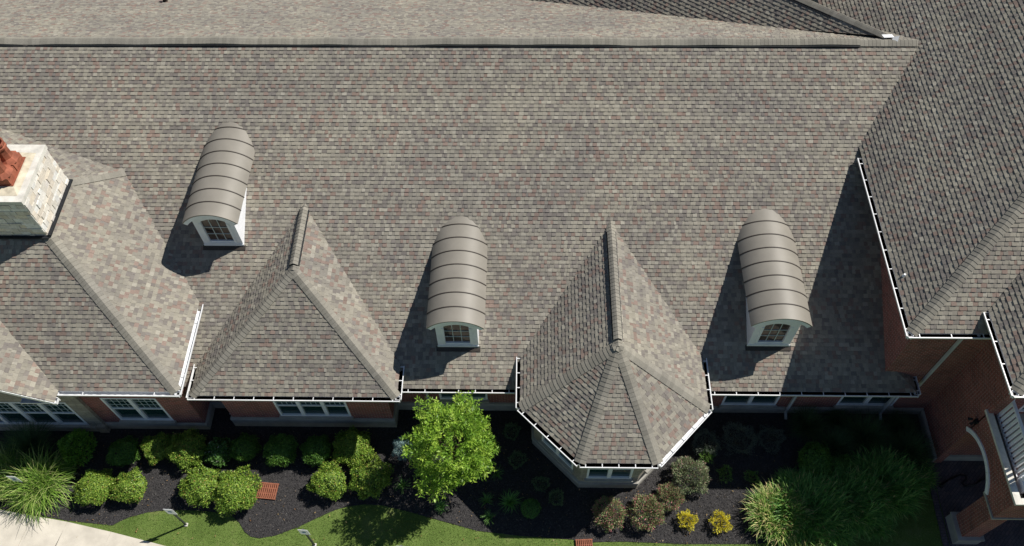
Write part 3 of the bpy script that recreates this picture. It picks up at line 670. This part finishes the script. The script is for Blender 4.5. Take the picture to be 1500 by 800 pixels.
for x, y in ((-16.52,17.46),(-16.52,16.88),(-17.5,17.46),(-17.5,16.88)):
    if pot is None:
        mb = MB(); n = 8
        mb.box(-.27,.27,-.27,.27,0,.28)
        prof = [(.355,.28),(.22,.42),(.21,.80),(.24,.82),(.24,.88),(.20,.90),(.235,.97),(.235,1.03),(.19,1.03),(.17,.6)]
        vs = [(r_*math.cos(math.pi/8+math.pi/4*j)*1.02, r_*math.sin(math.pi/8+math.pi/4*j)*1.02, z_) for r_, z_ in prof for j in range(n)]
        mb.mesh(vs, [(i*n+j, i*n+(j+1)%n, (i+1)*n+(j+1)%n, (i+1)*n+j) for i in range(len(prof)-1) for j in range(n)])
        pot = mb.build('chimney_pot', M['terracotta'], ch, L_(x,y,9.45))
    else: c_ = pot.copy(); S.collection.objects.link(c_); c_.parent = ch; c_.location = L_(x,y,9.45)
mb = MB(); a = L_(X1+.02,Y0-.06,0); 
mb.bar(L_(X1+.07,Y0-.04,7.545),L_(X1+.07,Y1+.05,7.545),.12,.05); mb.bar(L_(X1+.04,Y0-.08,7.49),L_(X0,Y0-.08,7.49),.10,.05); mb.build('chimney_flashing', M['black'], ch)
mb = MB(); mb.tube([(-15.7,29.6,5.9),(-15.7,29.6,6.25)],.1,10); mb.tube([(-15.7,29.6,6.25),(-15.7,29.6,6.33)],[.17,.12],10); mb.build('roof_vent', M['seam'], B)
mb = MB(); mb.tube([(12.15,14.85,7.15),(12.15,14.85,7.3)],.035,10); mb.tube([(12.15,14.85,7.19),(12.15,14.85,7.22)],[.06,.04],10); mb.build('vent_pipe', M['white'], B)

# ================================================================ PLANTS
def leafmesh(pos, nrm, size, cols, aspect=.5, jitter=.6, fold=True):
    """leaf quads (rhombus) at pos with long axis given by nrm+jitter"""
    n = len(pos); d = nrm+rng.normal(0, jitter, (n,3)); d /= np.linalg.norm(d,axis=1)[:,None]+1e-9
    r = rng.normal(0,1,(n,3)); s = np.cross(d,r); s /= np.linalg.norm(s,axis=1)[:,None]+1e-9
    L = (size*rng.uniform(.7,1.25,n))[:,None] if np.isscalar(size) else size[:,None]
    v = np.stack([pos, pos+d*L*.45+s*L*aspect*.5, pos+d*L, pos+d*L*.45-s*L*aspect*.5],1).reshape(-1,3)
    c = np.repeat(cols,4,0); return v, c
def flatmesh(name, v, c, mat, k=4):
    me = bpy.data.meshes.new(name); n = len(v)//k
    me.vertices.add(len(v)); me.vertices.foreach_set('co', v.astype(np.float32).ravel()); me.loops.add(n*k); me.loops.foreach_set('vertex_index', np.arange(n*k,dtype=np.int32))
    me.polygons.add(n); me.polygons.foreach_set('loop_start', np.arange(0,n*k,k,dtype=np.int32)); me.polygons.foreach_set('loop_total', np.full(n,k,dtype=np.int32))
    me.materials.append(mat); a = me.color_attributes.new('col','FLOAT_COLOR','POINT'); cc = np.ones((len(v),4),np.float32); cc[:,:3] = c; a.data.foreach_set('color', cc.ravel())
    me.update(); me.validate(); return me
def pick(n, cols, wts):
    cols = np.array(cols); i = rng.choice(len(cols), n, p=np.array(wts)/sum(wts)); return cols[i]*rng.uniform(.75,1.25,(n,1))
def dirs(n, zmin=-.2):
    z = rng.uniform(zmin,1,n); t_ = rng.uniform(0,2*math.pi,n); r = np.sqrt(1-z*z); return np.stack([r*np.cos(t_), r*np.sin(t_), z],1)
def bumps(d, k, amp, seed):
    rr = np.random.default_rng(seed); c = rr.normal(0,1,(k,3)); c /= np.linalg.norm(c,axis=1)[:,None]
    return 1+amp*(np.max(np.exp(-((d[:,None,:]-c[None])**2).sum(2)/.09),1)-.5)
def shrub_mesh(seed, R, H, n, leaf, cols, wts, amp=.28, asp=.55, jit=.7, k=26):
    d = dirs(n,-.15); rad = bumps(d,k,amp,seed)*rng.uniform(.55,1.0,n)**.35; rad[rng.random(n) < .03] *= 1.1
    p = d*rad[:,None]*np.array([R,R,H*.55]); p[:,2] += H*.45; p[:,2] = np.maximum(p[:,2], .03)
    nn = d.copy(); nn[:,2] += .35
    if asp >= .5:
        tg = np.cross(d, rng.normal(0,1,d.shape)); tg /= np.linalg.norm(tg,axis=1)[:,None]+1e-9; k_ = rng.random(n) < .7
        sd = np.cross(d, tg); L_ = (leaf*rng.uniform(.7,1.25,n))[:,None]; tl = d*rng.uniform(-.15,.55,n)[:,None]+tg; tl /= np.linalg.norm(tl,axis=1)[:,None]
        sd = sd+d*rng.normal(0,.35,n)[:,None]
        v1 = np.stack([p, p+tl*L_*.45+sd*L_*asp*.5, p+tl*L_, p+tl*L_*.45-sd*L_*asp*.5],1)[k_].reshape(-1,3); c1 = np.repeat(pick(n,cols,wts)[k_],4,0)
        v2, c2 = leafmesh(p[~k_], nn[~k_], leaf, pick(n,cols,wts)[~k_], asp, jit)
        return flatmesh('foliage', np.concatenate([v1,v2]), np.concatenate([c1,c2]), M['leaf'])
    v, c = leafmesh(p, nn, leaf, pick(n,cols,wts), asp, jit); return flatmesh('foliage', v, c, M['leaf'])
def stems_mesh(H, R, n=7, thick=.012):
    mb = MB()
    for i in range(n):
        a = random.uniform(0,6.28); r = R*random.uniform(.3,.75); p = Vector((.03*math.cos(a), .03*math.sin(a), 0)); q = Vector((r*.4*math.cos(a), r*.4*math.sin(a), H*.45)); e = Vector((r*math.cos(a), r*math.sin(a), H*random.uniform(.65,.85)))
        mb.tube([p,q,e],[thick,thick*.7,thick*.3],5,col=(1,1,1))
    o = mb.build('stem', M['bark']); me = o.data; bpy.data.objects.remove(o); return me
def grass_mesh(seed, L, n, cols, wts, width=.012, tip=None, spread=1., up=.55, seg=5, tipfrac=0, base_r=.14):
    rr = np.random.default_rng(seed); vs = []; cs = []
    az = rr.uniform(0,2*math.pi,n); ln = L*rr.uniform(.6,1.08,n); lean = rr.beta(1.6,1.3,n)*spread; br = base_r*np.sqrt(rr.uniform(0,1,n)); col = pick(n,cols,wts)
    ba = rr.uniform(0,2*math.pi,n) if base_r < .5 else az+rr.normal(0,.9,n); bx, by_ = br*np.cos(ba), br*np.sin(ba); pts = []; tw = rr.normal(0,.25,n)
    x = np.zeros(n); z = np.zeros(n)
    for k in range(seg+1):
        t_ = k/seg; pts.append((x.copy(), z.copy(), t_)); ang = (math.pi/2)*(1-lean*.35) - t_*lean*2.0*(1.1-up)*1.6
        x = x+np.cos(ang)*ln/seg; z = z+np.sin(ang)*ln/seg
    z0 = np.array([.02]*n)
    P = []
    for (xx, zz, t_) in pts:
        aa = az+tw*t_*1.8; c_, s_ = np.cos(aa), np.sin(aa); w_ = width*(1-t_**2*.85)
        q = np.stack([bx+xx*c_, by_+xx*s_, np.maximum(zz,.03)+z0],1); sd = np.stack([-s_, c_, np.zeros(n)],1)*w_*.5
        P.append((q-sd, q+sd))
    for k in range(seg):
        a, b_ = P[k]; c_, d_ = P[k+1]; vs.append(np.stack([a,b_,d_,c_],1)); cc = col.copy()
        if tip is not None and k >= seg-2:
            msk = rr.random(n) < tipfrac; cc[msk] = np.array(tip)*rr.uniform(.8,1.2,(msk.sum(),1))
        cs.append(np.repeat(cc,4,0))
    return flatmesh('foliage', np.concatenate([v_.reshape(-1,3) for v_ in vs]), np.concatenate(cs), M['blade'])
G1 = [(.25,.39,.06),(.18,.31,.045),(.40,.50,.09),(.11,.21,.03),(.36,.24,.08)]; W1 = [4,4,2.5,2,.35]
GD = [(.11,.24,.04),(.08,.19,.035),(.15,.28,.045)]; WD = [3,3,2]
PRO = {}
def proto(key, fol, st=None): PRO[key] = (fol, st)
for i in range(3): proto(f'box{i}', shrub_mesh(i+1,(.72,.70,.74)[i],(.95,.9,1.0)[i],8500,.072,G1,W1,(.34,.42,.38)[i],k=(26,18,34)[i]), stems_mesh(.9,.5))
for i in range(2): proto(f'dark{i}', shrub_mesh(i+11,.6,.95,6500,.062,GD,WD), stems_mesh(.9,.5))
proto('bright', shrub_mesh(21,.6,.95,2600,.12,[(.20,.40,.05),(.14,.30,.04)],[2,2],.35,.45,.8), stems_mesh(.9,.5))
proto('hyd', shrub_mesh(31,.5,.8,2200,.11,[(.09,.20,.05),(.12,.24,.06),(.55,.55,.45)],[4,3,.35],.3,.8), stems_mesh(.7,.4))
proto('blue', shrub_mesh(41,.36,.8,4200,.055,[(.40,.55,.55),(.30,.44,.45),(.50,.63,.62)],[3,2,1],.5,.35,.5,40), stems_mesh(.7,.3))
proto('spirea', shrub_mesh(51,.62,.8,5200,.085,[(.27,.34,.18),(.36,.39,.24),(.20,.26,.13),(.38,.27,.22),(.48,.26,.25)],[4,3,3,1.2,.6],.45,.35,.5,46), stems_mesh(.75,.55,16,.008))
proto('red', shrub_mesh(61,.52,.7,4200,.08,[(.26,.38,.15),(.36,.30,.18),(.66,.24,.28),(.30,.30,.16)],[4,2,1.8,2],.45,.35,.5,46), stems_mesh(.65,.45,16,.008))
proto('yellow', shrub_mesh(71,.30,.45,1300,.07,[(.80,.70,.06),(.70,.62,.07),(.5,.52,.08)],[4,3,1],.65,.35,.45,22), stems_mesh(.4,.22))
proto('small', shrub_mesh(81,.26,.4,700,.06,[(.22,.38,.09),(.16,.29,.06)],[2,2],.6,.4,.5,18), stems_mesh(.35,.2,5,.006))
proto('smalldark', shrub_mesh(91,.3,.45,1100,.055,[(.14,.22,.10),(.17,.24,.13)],[2,2],.5,.4,.5,22), stems_mesh(.4,.2,5,.006))
proto('mound', shrub_mesh(95,.36,.5,2600,.045,[(.13,.30,.07),(.10,.23,.05)],[2,2],.15,.5,.6), stems_mesh(.4,.25))
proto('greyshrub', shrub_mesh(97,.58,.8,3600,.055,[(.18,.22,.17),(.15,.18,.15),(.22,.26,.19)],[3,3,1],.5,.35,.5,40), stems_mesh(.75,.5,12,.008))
GG = [(.26,.42,.07),(.18,.33,.05),(.40,.50,.15),(.10,.20,.035)]
proto('fountain', grass_mesh(3,1.5,1150,GG,[3,3,2,2],.030,(.46,.50,.20),1.2,.35,6,.15,.45))
proto('bigfount', grass_mesh(4,1.05,2000,[(.20,.42,.09),(.11,.27,.06),(.32,.52,.14)],[3,3,1.6],.040,(.58,.50,.22),.95,.5,6,.05,.85))
proto('goldfount', grass_mesh(5,1.0,1700,[(.24,.40,.08),(.34,.46,.12),(.14,.28,.05)],[3,2,3],.034,(.75,.64,.30),1.0,.5,6,.28,.62))
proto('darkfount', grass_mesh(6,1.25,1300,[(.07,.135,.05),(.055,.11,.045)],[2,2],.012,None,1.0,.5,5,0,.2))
proto('strappy', grass_mesh(7,.62,120,[(.15,.34,.08),(.19,.40,.10)],[2,2],.026,None,1.0,.55,5,0,.06))
proto('strapsmall', grass_mesh(8,.48,60,[(.13,.28,.07),(.16,.32,.08)],[2,2],.022,None,1.0,.5,5,0,.05))
used = {}
def plant(key, x, y, sc, name, cat, label, group=None, rz=None, sz=1.0):
    fol, st = PRO[key]; e = empty(name, (x, y, .02)); e.rotation_euler.z = random.uniform(0,6.28) if rz is None else rz; e.scale = (sc, sc, sc*sz)
    f = bpy.data.objects.new('foliage', fol); S.collection.objects.link(f); f.parent = e
    if st: s_ = bpy.data.objects.new('stem', st); S.collection.objects.link(s_); s_.parent = e
    tag(e, label, cat, group, 'thing' if 'grass' in name else None); return e
#P0
plant('box0',-15.53,9.90,0.92,'clipped_shrub','shrub','sunlit clipped shrub, leftmost of the front row, right of the fountain grass','clipped shrubs along the wall')
plant('box1',-14.22,9.92,0.92,'clipped_shrub','shrub','sunlit clipped shrub touching the leftmost one, left of the open mulch','clipped shrubs along the wall')
plant('box2',-11.65,10.01,0.95,'clipped_shrub','shrub','sunlit clipped shrub, left one of the pair beside the large drain grate','clipped shrubs along the wall')
plant('box0',-10.35,9.80,1.12,'clipped_shrub','shrub','largest sunlit clipped shrub, directly left of the orange drain grate','clipped shrubs along the wall')
plant('box1',-7.09,10.21,0.98,'clipped_shrub','shrub','sunlit clipped shrub right of the drain grate, left one of its pair','clipped shrubs along the wall')
plant('box2',-5.62,10.41,1.0,'clipped_shrub','shrub','sunlit clipped shrub nearest the small pale blue evergreen','clipped shrubs along the wall')
plant('box1',-13.66,11.43,0.85,'clipped_shrub','shrub','half shaded clipped shrub with a bright left flank below the left gutter corner','clipped shrubs along the wall')
plant('box2',-12.51,11.35,0.95,'clipped_shrub','shrub','mostly shaded clipped shrub with a sunlit lower edge, left of the flowering one','clipped shrubs along the wall')
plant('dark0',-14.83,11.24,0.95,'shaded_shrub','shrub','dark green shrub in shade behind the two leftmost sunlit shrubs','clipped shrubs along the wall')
plant('bright',-16.60,11.38,1.0,'leafy_shrub','shrub','bright leaved loose shrub in shade below the limestone corner','bright leaved shrubs')
plant('bright',-16.89,10.56,0.55,'leafy_shrub','shrub','small yellow green shrub half inside the fountain grass','bright leaved shrubs')
plant('hyd',-11.29,11.31,1.0,'flowering_shrub','shrub','shaded shrub with pale white flower heads below the pyramid wing corner',None)
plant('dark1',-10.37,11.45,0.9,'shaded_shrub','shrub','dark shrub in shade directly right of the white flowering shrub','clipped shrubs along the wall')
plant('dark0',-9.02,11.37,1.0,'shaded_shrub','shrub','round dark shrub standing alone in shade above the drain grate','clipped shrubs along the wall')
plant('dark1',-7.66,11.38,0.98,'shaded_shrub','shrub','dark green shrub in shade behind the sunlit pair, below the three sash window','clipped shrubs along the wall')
plant('box0',-6.36,11.51,0.98,'clipped_shrub','shrub','half shaded clipped shrub with a sunlit lower right side behind the sunlit pair','clipped shrubs along the wall')
plant('blue',-4.50,11.50,1.0,'dwarf_spruce','shrub','pale blue dwarf spruce beside the young tree',None)
plant('fountain',-17.61,10.04,1.08,'ornamental_grass_clump','ornamental grass','large sunlit pale green fountain grass beside the sidewalk','fountain grasses in the beds')
plant('fountain',-18.90,10.48,0.9,'ornamental_grass_clump','ornamental grass','sunlit fountain grass cut by the left edge of the picture','fountain grasses in the beds')
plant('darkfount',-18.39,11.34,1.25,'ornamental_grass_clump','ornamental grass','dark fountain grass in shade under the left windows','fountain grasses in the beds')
plant('strapsmall',-4.43,10.21,1.0,'strappy_plant','plant','dark strappy plant in shade left of the tree foot','strappy plants in the shaded bed')
plant('strapsmall',-3.73,10.06,0.7,'strappy_plant','plant','thin strappy plant close to the tree trunk in shade','strappy plants in the shaded bed')
plant('strappy',-2.99,9.44,0.62,'strappy_plant','plant','bright strappy plant at the tip of the lit mulch wedge under the tree','strappy plants in the shaded bed')
plant('strapsmall',-1.35,9.66,0.95,'strappy_plant','plant','medium strappy plant left of the big one in the shaded bed','strappy plants in the shaded bed')
plant('strappy',-0.51,9.60,1.0,'strappy_plant','plant','largest strappy plant with arching leaves in the shaded bed','strappy plants in the shaded bed')
plant('strapsmall',-1.24,9.05,0.9,'strappy_plant','plant','strappy plant nearest the lawn edge in the shaded bed','strappy plants in the shaded bed')
plant('strapsmall',-1.01,10.69,0.9,'strappy_plant','plant','small strappy plant just right of the tree crown','strappy plants in the shaded bed')
plant('mound',0.22,9.36,1.0,'mounded_shrub','shrub','small round dark green mound right of the big strappy plant',None)
plant('smalldark',0.62,10.26,1.0,'small_shrub','shrub','small dull green shrub between the round mound and the limestone wall','small young shrubs in the mulch')
plant('smalldark',1.15,9.74,1.0,'small_shrub','shrub','small dull green shrub below the limestone corner of the eight sided wing','small young shrubs in the mulch')
plant('smalldark',-0.50,12.25,1.1,'small_shrub','shrub','small dusky shrub nearest the brick wall right of the tree','small young shrubs in the mulch')
plant('smalldark',-0.29,11.15,1.1,'small_shrub','shrub','small dusky shrub in shade halfway between tree and angled gutter','small young shrubs in the mulch')
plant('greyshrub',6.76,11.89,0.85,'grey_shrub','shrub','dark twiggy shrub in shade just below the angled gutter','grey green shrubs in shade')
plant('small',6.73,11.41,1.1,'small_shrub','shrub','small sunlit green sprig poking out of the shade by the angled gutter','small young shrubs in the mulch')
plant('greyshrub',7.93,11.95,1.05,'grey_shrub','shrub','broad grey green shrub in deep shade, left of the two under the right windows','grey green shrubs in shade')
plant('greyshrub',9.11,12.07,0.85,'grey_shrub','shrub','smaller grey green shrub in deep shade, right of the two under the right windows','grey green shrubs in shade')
plant('small',7.33,10.72,1.05,'small_shrub','shrub','small bright green shrub in shade, left one of two above the lit mulch','small young shrubs in the mulch')
plant('small',8.29,10.63,0.95,'small_shrub','shrub','small bright green shrub in shade, right one of two above the lit mulch','small young shrubs in the mulch')
plant('spirea',5.98,10.52,1.02,'spirea_shrub','shrub','grey green airy shrub in sun right of the limestone wall',None)
plant('red',5.22,9.82,0.85,'reddish_shrub','shrub','small brownish red shrub tucked below the grey green airy shrub','pink tipped shrubs')
plant('red',3.00,9.17,1.0,'reddish_shrub','shrub','pink tipped shrub half in shade below the limestone window wall','pink tipped shrubs')
plant('red',4.33,9.22,1.08,'reddish_shrub','shrub','pink tipped shrub in full sun between its neighbour and the yellow plants','pink tipped shrubs')
plant('yellow',5.78,9.00,1.0,'yellow_shrub','shrub','bright yellow dwarf shrub, left one of the two','yellow dwarf shrubs')
plant('yellow',6.93,8.93,1.1,'yellow_shrub','shrub','bright yellow dwarf shrub, right one nearer the big grasses','yellow dwarf shrubs')
plant('goldfount',8.94,9.21,1.0,'ornamental_grass_clump','ornamental grass','golden tipped sunlit fountain grass beside the lit mulch','fountain grasses in the beds')
plant('goldfount',9.83,8.47,0.7,'ornamental_grass_clump','ornamental grass','golden seeded grass at the lower edge of the picture','fountain grasses in the beds')
plant('bigfount',10.14,9.42,1.05,'ornamental_grass_clump','ornamental grass','big green fountain grass behind the golden tipped one','fountain grasses in the beds')
plant('bigfount',11.66,9.79,1.0,'ornamental_grass_clump','ornamental grass','big green fountain grass in the middle of the shaded clump','fountain grasses in the beds')
plant('bigfount',12.98,10.37,1.05,'ornamental_grass_clump','ornamental grass','big green fountain grass nearest the brick porch','fountain grasses in the beds')
plant('bigfount',10.92,8.98,0.7,'ornamental_grass_clump','ornamental grass','low green grass clump at the lower edge right of the golden seeded one','fountain grasses in the beds')
plant('bigfount',9.66,10.22,0.55,'ornamental_grass_clump','ornamental grass','low green grass clump above the golden tipped one','fountain grasses in the beds')
plant('bigfount',12.24,9.13,0.6,'ornamental_grass_clump','ornamental grass','low green grass clump at the front rim of the shaded clump','fountain grasses in the beds')
plant('bigfount',14.14,10.77,0.62,'ornamental_grass_clump','ornamental grass','low green grass clump touching the paved porch edge','fountain grasses in the beds')
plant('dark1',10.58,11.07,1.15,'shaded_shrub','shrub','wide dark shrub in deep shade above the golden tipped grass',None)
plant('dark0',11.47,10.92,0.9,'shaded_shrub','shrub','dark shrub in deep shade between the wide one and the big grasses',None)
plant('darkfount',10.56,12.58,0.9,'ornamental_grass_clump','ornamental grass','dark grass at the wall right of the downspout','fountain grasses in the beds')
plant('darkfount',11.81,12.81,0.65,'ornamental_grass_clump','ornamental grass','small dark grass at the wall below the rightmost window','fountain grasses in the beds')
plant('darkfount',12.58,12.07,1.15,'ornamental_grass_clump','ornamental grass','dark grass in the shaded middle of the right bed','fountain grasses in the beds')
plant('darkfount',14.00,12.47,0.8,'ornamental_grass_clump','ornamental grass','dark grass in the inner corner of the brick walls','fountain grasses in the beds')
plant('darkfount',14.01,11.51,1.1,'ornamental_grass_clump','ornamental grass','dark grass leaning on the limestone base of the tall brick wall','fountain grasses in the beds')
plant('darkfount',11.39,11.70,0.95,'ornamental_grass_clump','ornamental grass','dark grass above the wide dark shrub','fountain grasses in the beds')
#P1

# ---------------------------------------------------------------- ornamental tree
T = empty('young_tree', (-2.45, 10.62, .02)); tag(T, 'young bright green broadleaf tree lit by sun between the two pointed wings', 'tree')
mb = MB(); mb.tube([(0,0,0),(.03,.02,.8),(0,.04,1.7),(.05,.02,2.6),(0,0,3.6),(.02,.03,4.4)],[.075,.062,.052,.04,.025,.01],8); tr = mb.build('trunk', M['bark'], T)
sprays = []; bm_ = MB()
C0 = Vector((-.03, 0, 3.05))
_cd = np.random.default_rng(5).normal(0,1,(34,3)); _cd /= np.linalg.norm(_cd,axis=1)[:,None]
def crown_r(dv):
    q = np.array(dv); return 1+.42*(float(np.max(np.exp(-((_cd-q)**2).sum(1)/.07)))-.55)
for i in range(46):
    t_ = (i+.5)/46; dv = Vector((math.sqrt(max(0,1-(2*t_-.9)**2*.8))*math.cos(i*2.4), math.sqrt(max(0,1-(2*t_-.9)**2*.8))*math.sin(i*2.4), (2*t_-.9))).normalized(); k_ = crown_r(dv)*.9
    en = C0+Vector((dv.x*1.42*k_, dv.y*1.42*k_, dv.z*1.5*k_)); st_ = Vector((0,0,max(1.2,en.z-.55-.4*math.hypot(en.x,en.y)))); md = st_.lerp(en,.5)+Vector((0,0,-.04)); bm_.tube([st_,md,en],[.02,.012,.004],5)
for i in range(1400):
    zz = random.uniform(-.85,1); a = random.uniform(0,6.283); rxy = math.sqrt(1-zz*zz); dv = Vector((rxy*math.cos(a), rxy*math.sin(a), zz)); k_ = crown_r(dv)*random.uniform(.3,1.12)**.42
    p_ = C0+Vector((dv.x*1.52*k_+.06, dv.y*1.48*k_, dv.z*1.5*k_)); ax_ = (Vector((dv.x,dv.y,dv.z*.6+.15))+Vector((random.uniform(-.5,.5),random.uniform(-.5,.5),random.uniform(-.3,.3)))).normalized()
    sprays.append((p_-ax_*.12, ax_, random.uniform(.2,.4)))
bm_.build('branch', M['bark'], T)
pos = []; nr = []; cl = []
for (b_, dv, L) in sprays:
    tone = random.choice(((.22,.39,.045),(.28,.46,.05),(.36,.52,.07),(.15,.29,.03))); sd = dv.cross(Vector((random.uniform(-.4,.4),random.uniform(-.4,.4),1))).normalized()
    for k in range(12):
        f = (k//2+.6)/6.2; sg = 1 if k % 2 else -1; p = b_+dv*L*f+Vector((0,0,-.05*f*f)); d_ = (dv*.8+sd*sg*.9).normalized()
        for _ in range(1): pos.append(tuple(p+Vector((random.uniform(-.02,.02),)*3))); nr.append(tuple(d_)); q = random.uniform(.8,1.2); cl.append((tone[0]*q, tone[1]*q, tone[2]*q))
v_, c_ = leafmesh(np.array(pos), np.array(nr), .13, np.array(cl), .34, .3)
cr = bpy.data.objects.new('crown', flatmesh('crown', v_, c_, M['leaf'])); S.collection.objects.link(cr); cr.parent = T

# ---------------------------------------------------------------- ground detail
def inpoly(x, y, poly):
    ins = np.zeros(len(x), bool); j = len(poly)-1
    for i in range(len(poly)):
        xi, yi = poly[i]; xj, yj = poly[j]; c = ((yi > y) != (yj > y)) & (x < (xj-xi)*(y-yi)/(yj-yi+1e-12)+xi); ins ^= c; j = i
    return ins
n = 60000; x = rng.uniform(-20,15,n); y = rng.uniform(7.9,13.2,n); k = inpoly(x,y,bed); x, y = x[k], y[k]; n = len(x)
p = np.stack([x,y,np.full(n,.025)+rng.uniform(0,.02,n)],1); d = np.stack([rng.normal(0,1,n),rng.normal(0,1,n),rng.normal(0,.25,n)],1)
v_, c_ = leafmesh(p, d, .06, pick(n,[(.035,.034,.036),(.065,.062,.063),(.12,.115,.11),(.26,.20,.14)],[5,4,2.4,.4]), .35, .05)
o = bpy.data.objects.new('mulch_chips', flatmesh('mulch_chips', v_, c_, M['chip'])); S.collection.objects.link(o); tag(o, 'loose dark shredded mulch chips over the planting bed', 'mulch', kind='stuff')
n = 130000; x = rng.uniform(-15.5,15,n); y = rng.uniform(6.2,11.4,n)
swp = [(a,b) for a,b in sw]+[(0,-5),(-26,-5)]
k = ~inpoly(x,y,bed) & ~inpoly(x,y,swp) & (x < 14.7); x, y = x[k], y[k]; n = len(x)
p = np.stack([x,y,np.zeros(n)],1); d = np.stack([rng.normal(0,.5,n),rng.normal(0,.5,n),np.ones(n)],1)
v_, c_ = leafmesh(p, d, .055, pick(n,[(.19,.30,.06),(.15,.25,.045),(.27,.35,.09),(.34,.33,.15)],[4,4,2.4,1]), .22, .25)
o = bpy.data.objects.new('grass_blades', flatmesh('grass_blades', v_, c_, M['blade'])); S.collection.objects.link(o); tag(o, 'short green mown grass blades along the bed edge', 'grass', kind='stuff')

n = 420; x = rng.uniform(-18,10,n); y = rng.uniform(8.2,12,n)
p = np.stack([x,y,np.full(n,.07)],1); d = np.stack([rng.normal(0,1,n),rng.normal(0,1,n),rng.normal(0,.2,n)],1)
v_, c_ = leafmesh(p, d, .075, pick(n,[(.34,.20,.08),(.42,.30,.14),(.25,.13,.06)],[2,1.5,1]), .5, .05)
o = bpy.data.objects.new('fallen_leaves', flatmesh('fallen_leaves', v_, c_, M['leaf'])); S.collection.objects.link(o); tag(o, 'small tan fallen leaves scattered over mulch and lawn', 'leaves', kind='stuff')
# grates
def grate(x, y, w, h, rz, label):
    e = empty('drain_grate', (x,y,.03)); e.rotation_euler.z = rz; mb = MB()
    mb.box(-w/2,w/2,-h/2,-h/2+.04,0,.06); mb.box(-w/2,w/2,h/2-.04,h/2,0,.06); 
    for k in (-.17,.17): mb.box(-w/2+.02,w/2-.02,h*k-.015,h*k+.015,0,.055)
    mb.build('grate_frame', M['grate'], e); m2 = MB(); nn2 = int(w/.066)
    for i in range(nn2): xx = -w/2+.03+(w-.06)*i/(nn2-1); m2.box(xx-.018,xx+.018,-h/2+.005+.02*(i in (0,nn2-1)),h/2-.005-.02*(i in (0,nn2-1)),.01,.068)
    m2.build('grate_slats', M['grate'], e); tag(e, label, 'drain grate')
grate(-9.37,9.97,.72,.60,-.08,'orange slotted drain grate in the mulch right of the clipped shrubs')
grate(2.12,8.05,.6,.6,.05,'orange slotted drain grate at the lawn edge below the eight sided wing')
# signs
def sign(x, y, H, ang, label):
    e = empty('sign_post', (x,y,0)); mb = MB(); mb.box(-.035,.035,-.02,.02,0,H); mb.build('post', M['steel'], e); mb = MB(); mb.box(-.16,.16,-.032,-.022,H-.5,H+.02)
    mb.build('sign_panel', M['white'], e); mb = MB(); mb.box(-.07,.06,-.036,-.0335,H-.30,H-.16); mb.build('sign_emblem', M['signblue'], e)
    mb = MB(); mb.box(-.06,.06,-.06,.06,0,.05); mb.build('post_foot', M['cap'], e); e.rotation_euler.z = ang; tag(e, label, 'sign', 'small signs on posts in the lawn')
M['signblue'] = plain('sign_blue', (.04,.16,.35), .5, .4, .1, 5)
sign(-12.09,8.72,1.85,-.06,'small sign on a dark post in the lawn nearest the sidewalk')
sign(-7.38,8.05,1.95,-.05,'small pale sign on a post where the mulch dips into the lawn')
sign(-4.05,7.55,1.95,-.05,'small pale sign in the lawn under the tree shadow at the lower edge')
sign(-18.0,9.9,1.6,-.05,'small pale sign standing in the fountain grass at the left edge')
# hose on pavers
hp_ = [(15.2,10.46,.07),(15.38,10.6,.07),(15.56,10.69,.07),(15.91,10.82,.07),(16.12,10.8,.07),(16.1,10.65,.07),(15.9,10.52,.07),(15.97,10.41,.07),(16.3,10.44,.07),(16.55,10.6,.07),(16.9,10.75,.07),(17.4,10.7,.07)]
mb = MB(); mb.tube(hp_,.035,8); mb.tube([(15.1,10.38,.08),(15.26,10.5,.08)],[.075,.06],8); o = mb.build('garden_hose', M['rubber'], smooth=True); tag(o, 'black curled hose lying on the pavers behind the brick arch', 'hose')
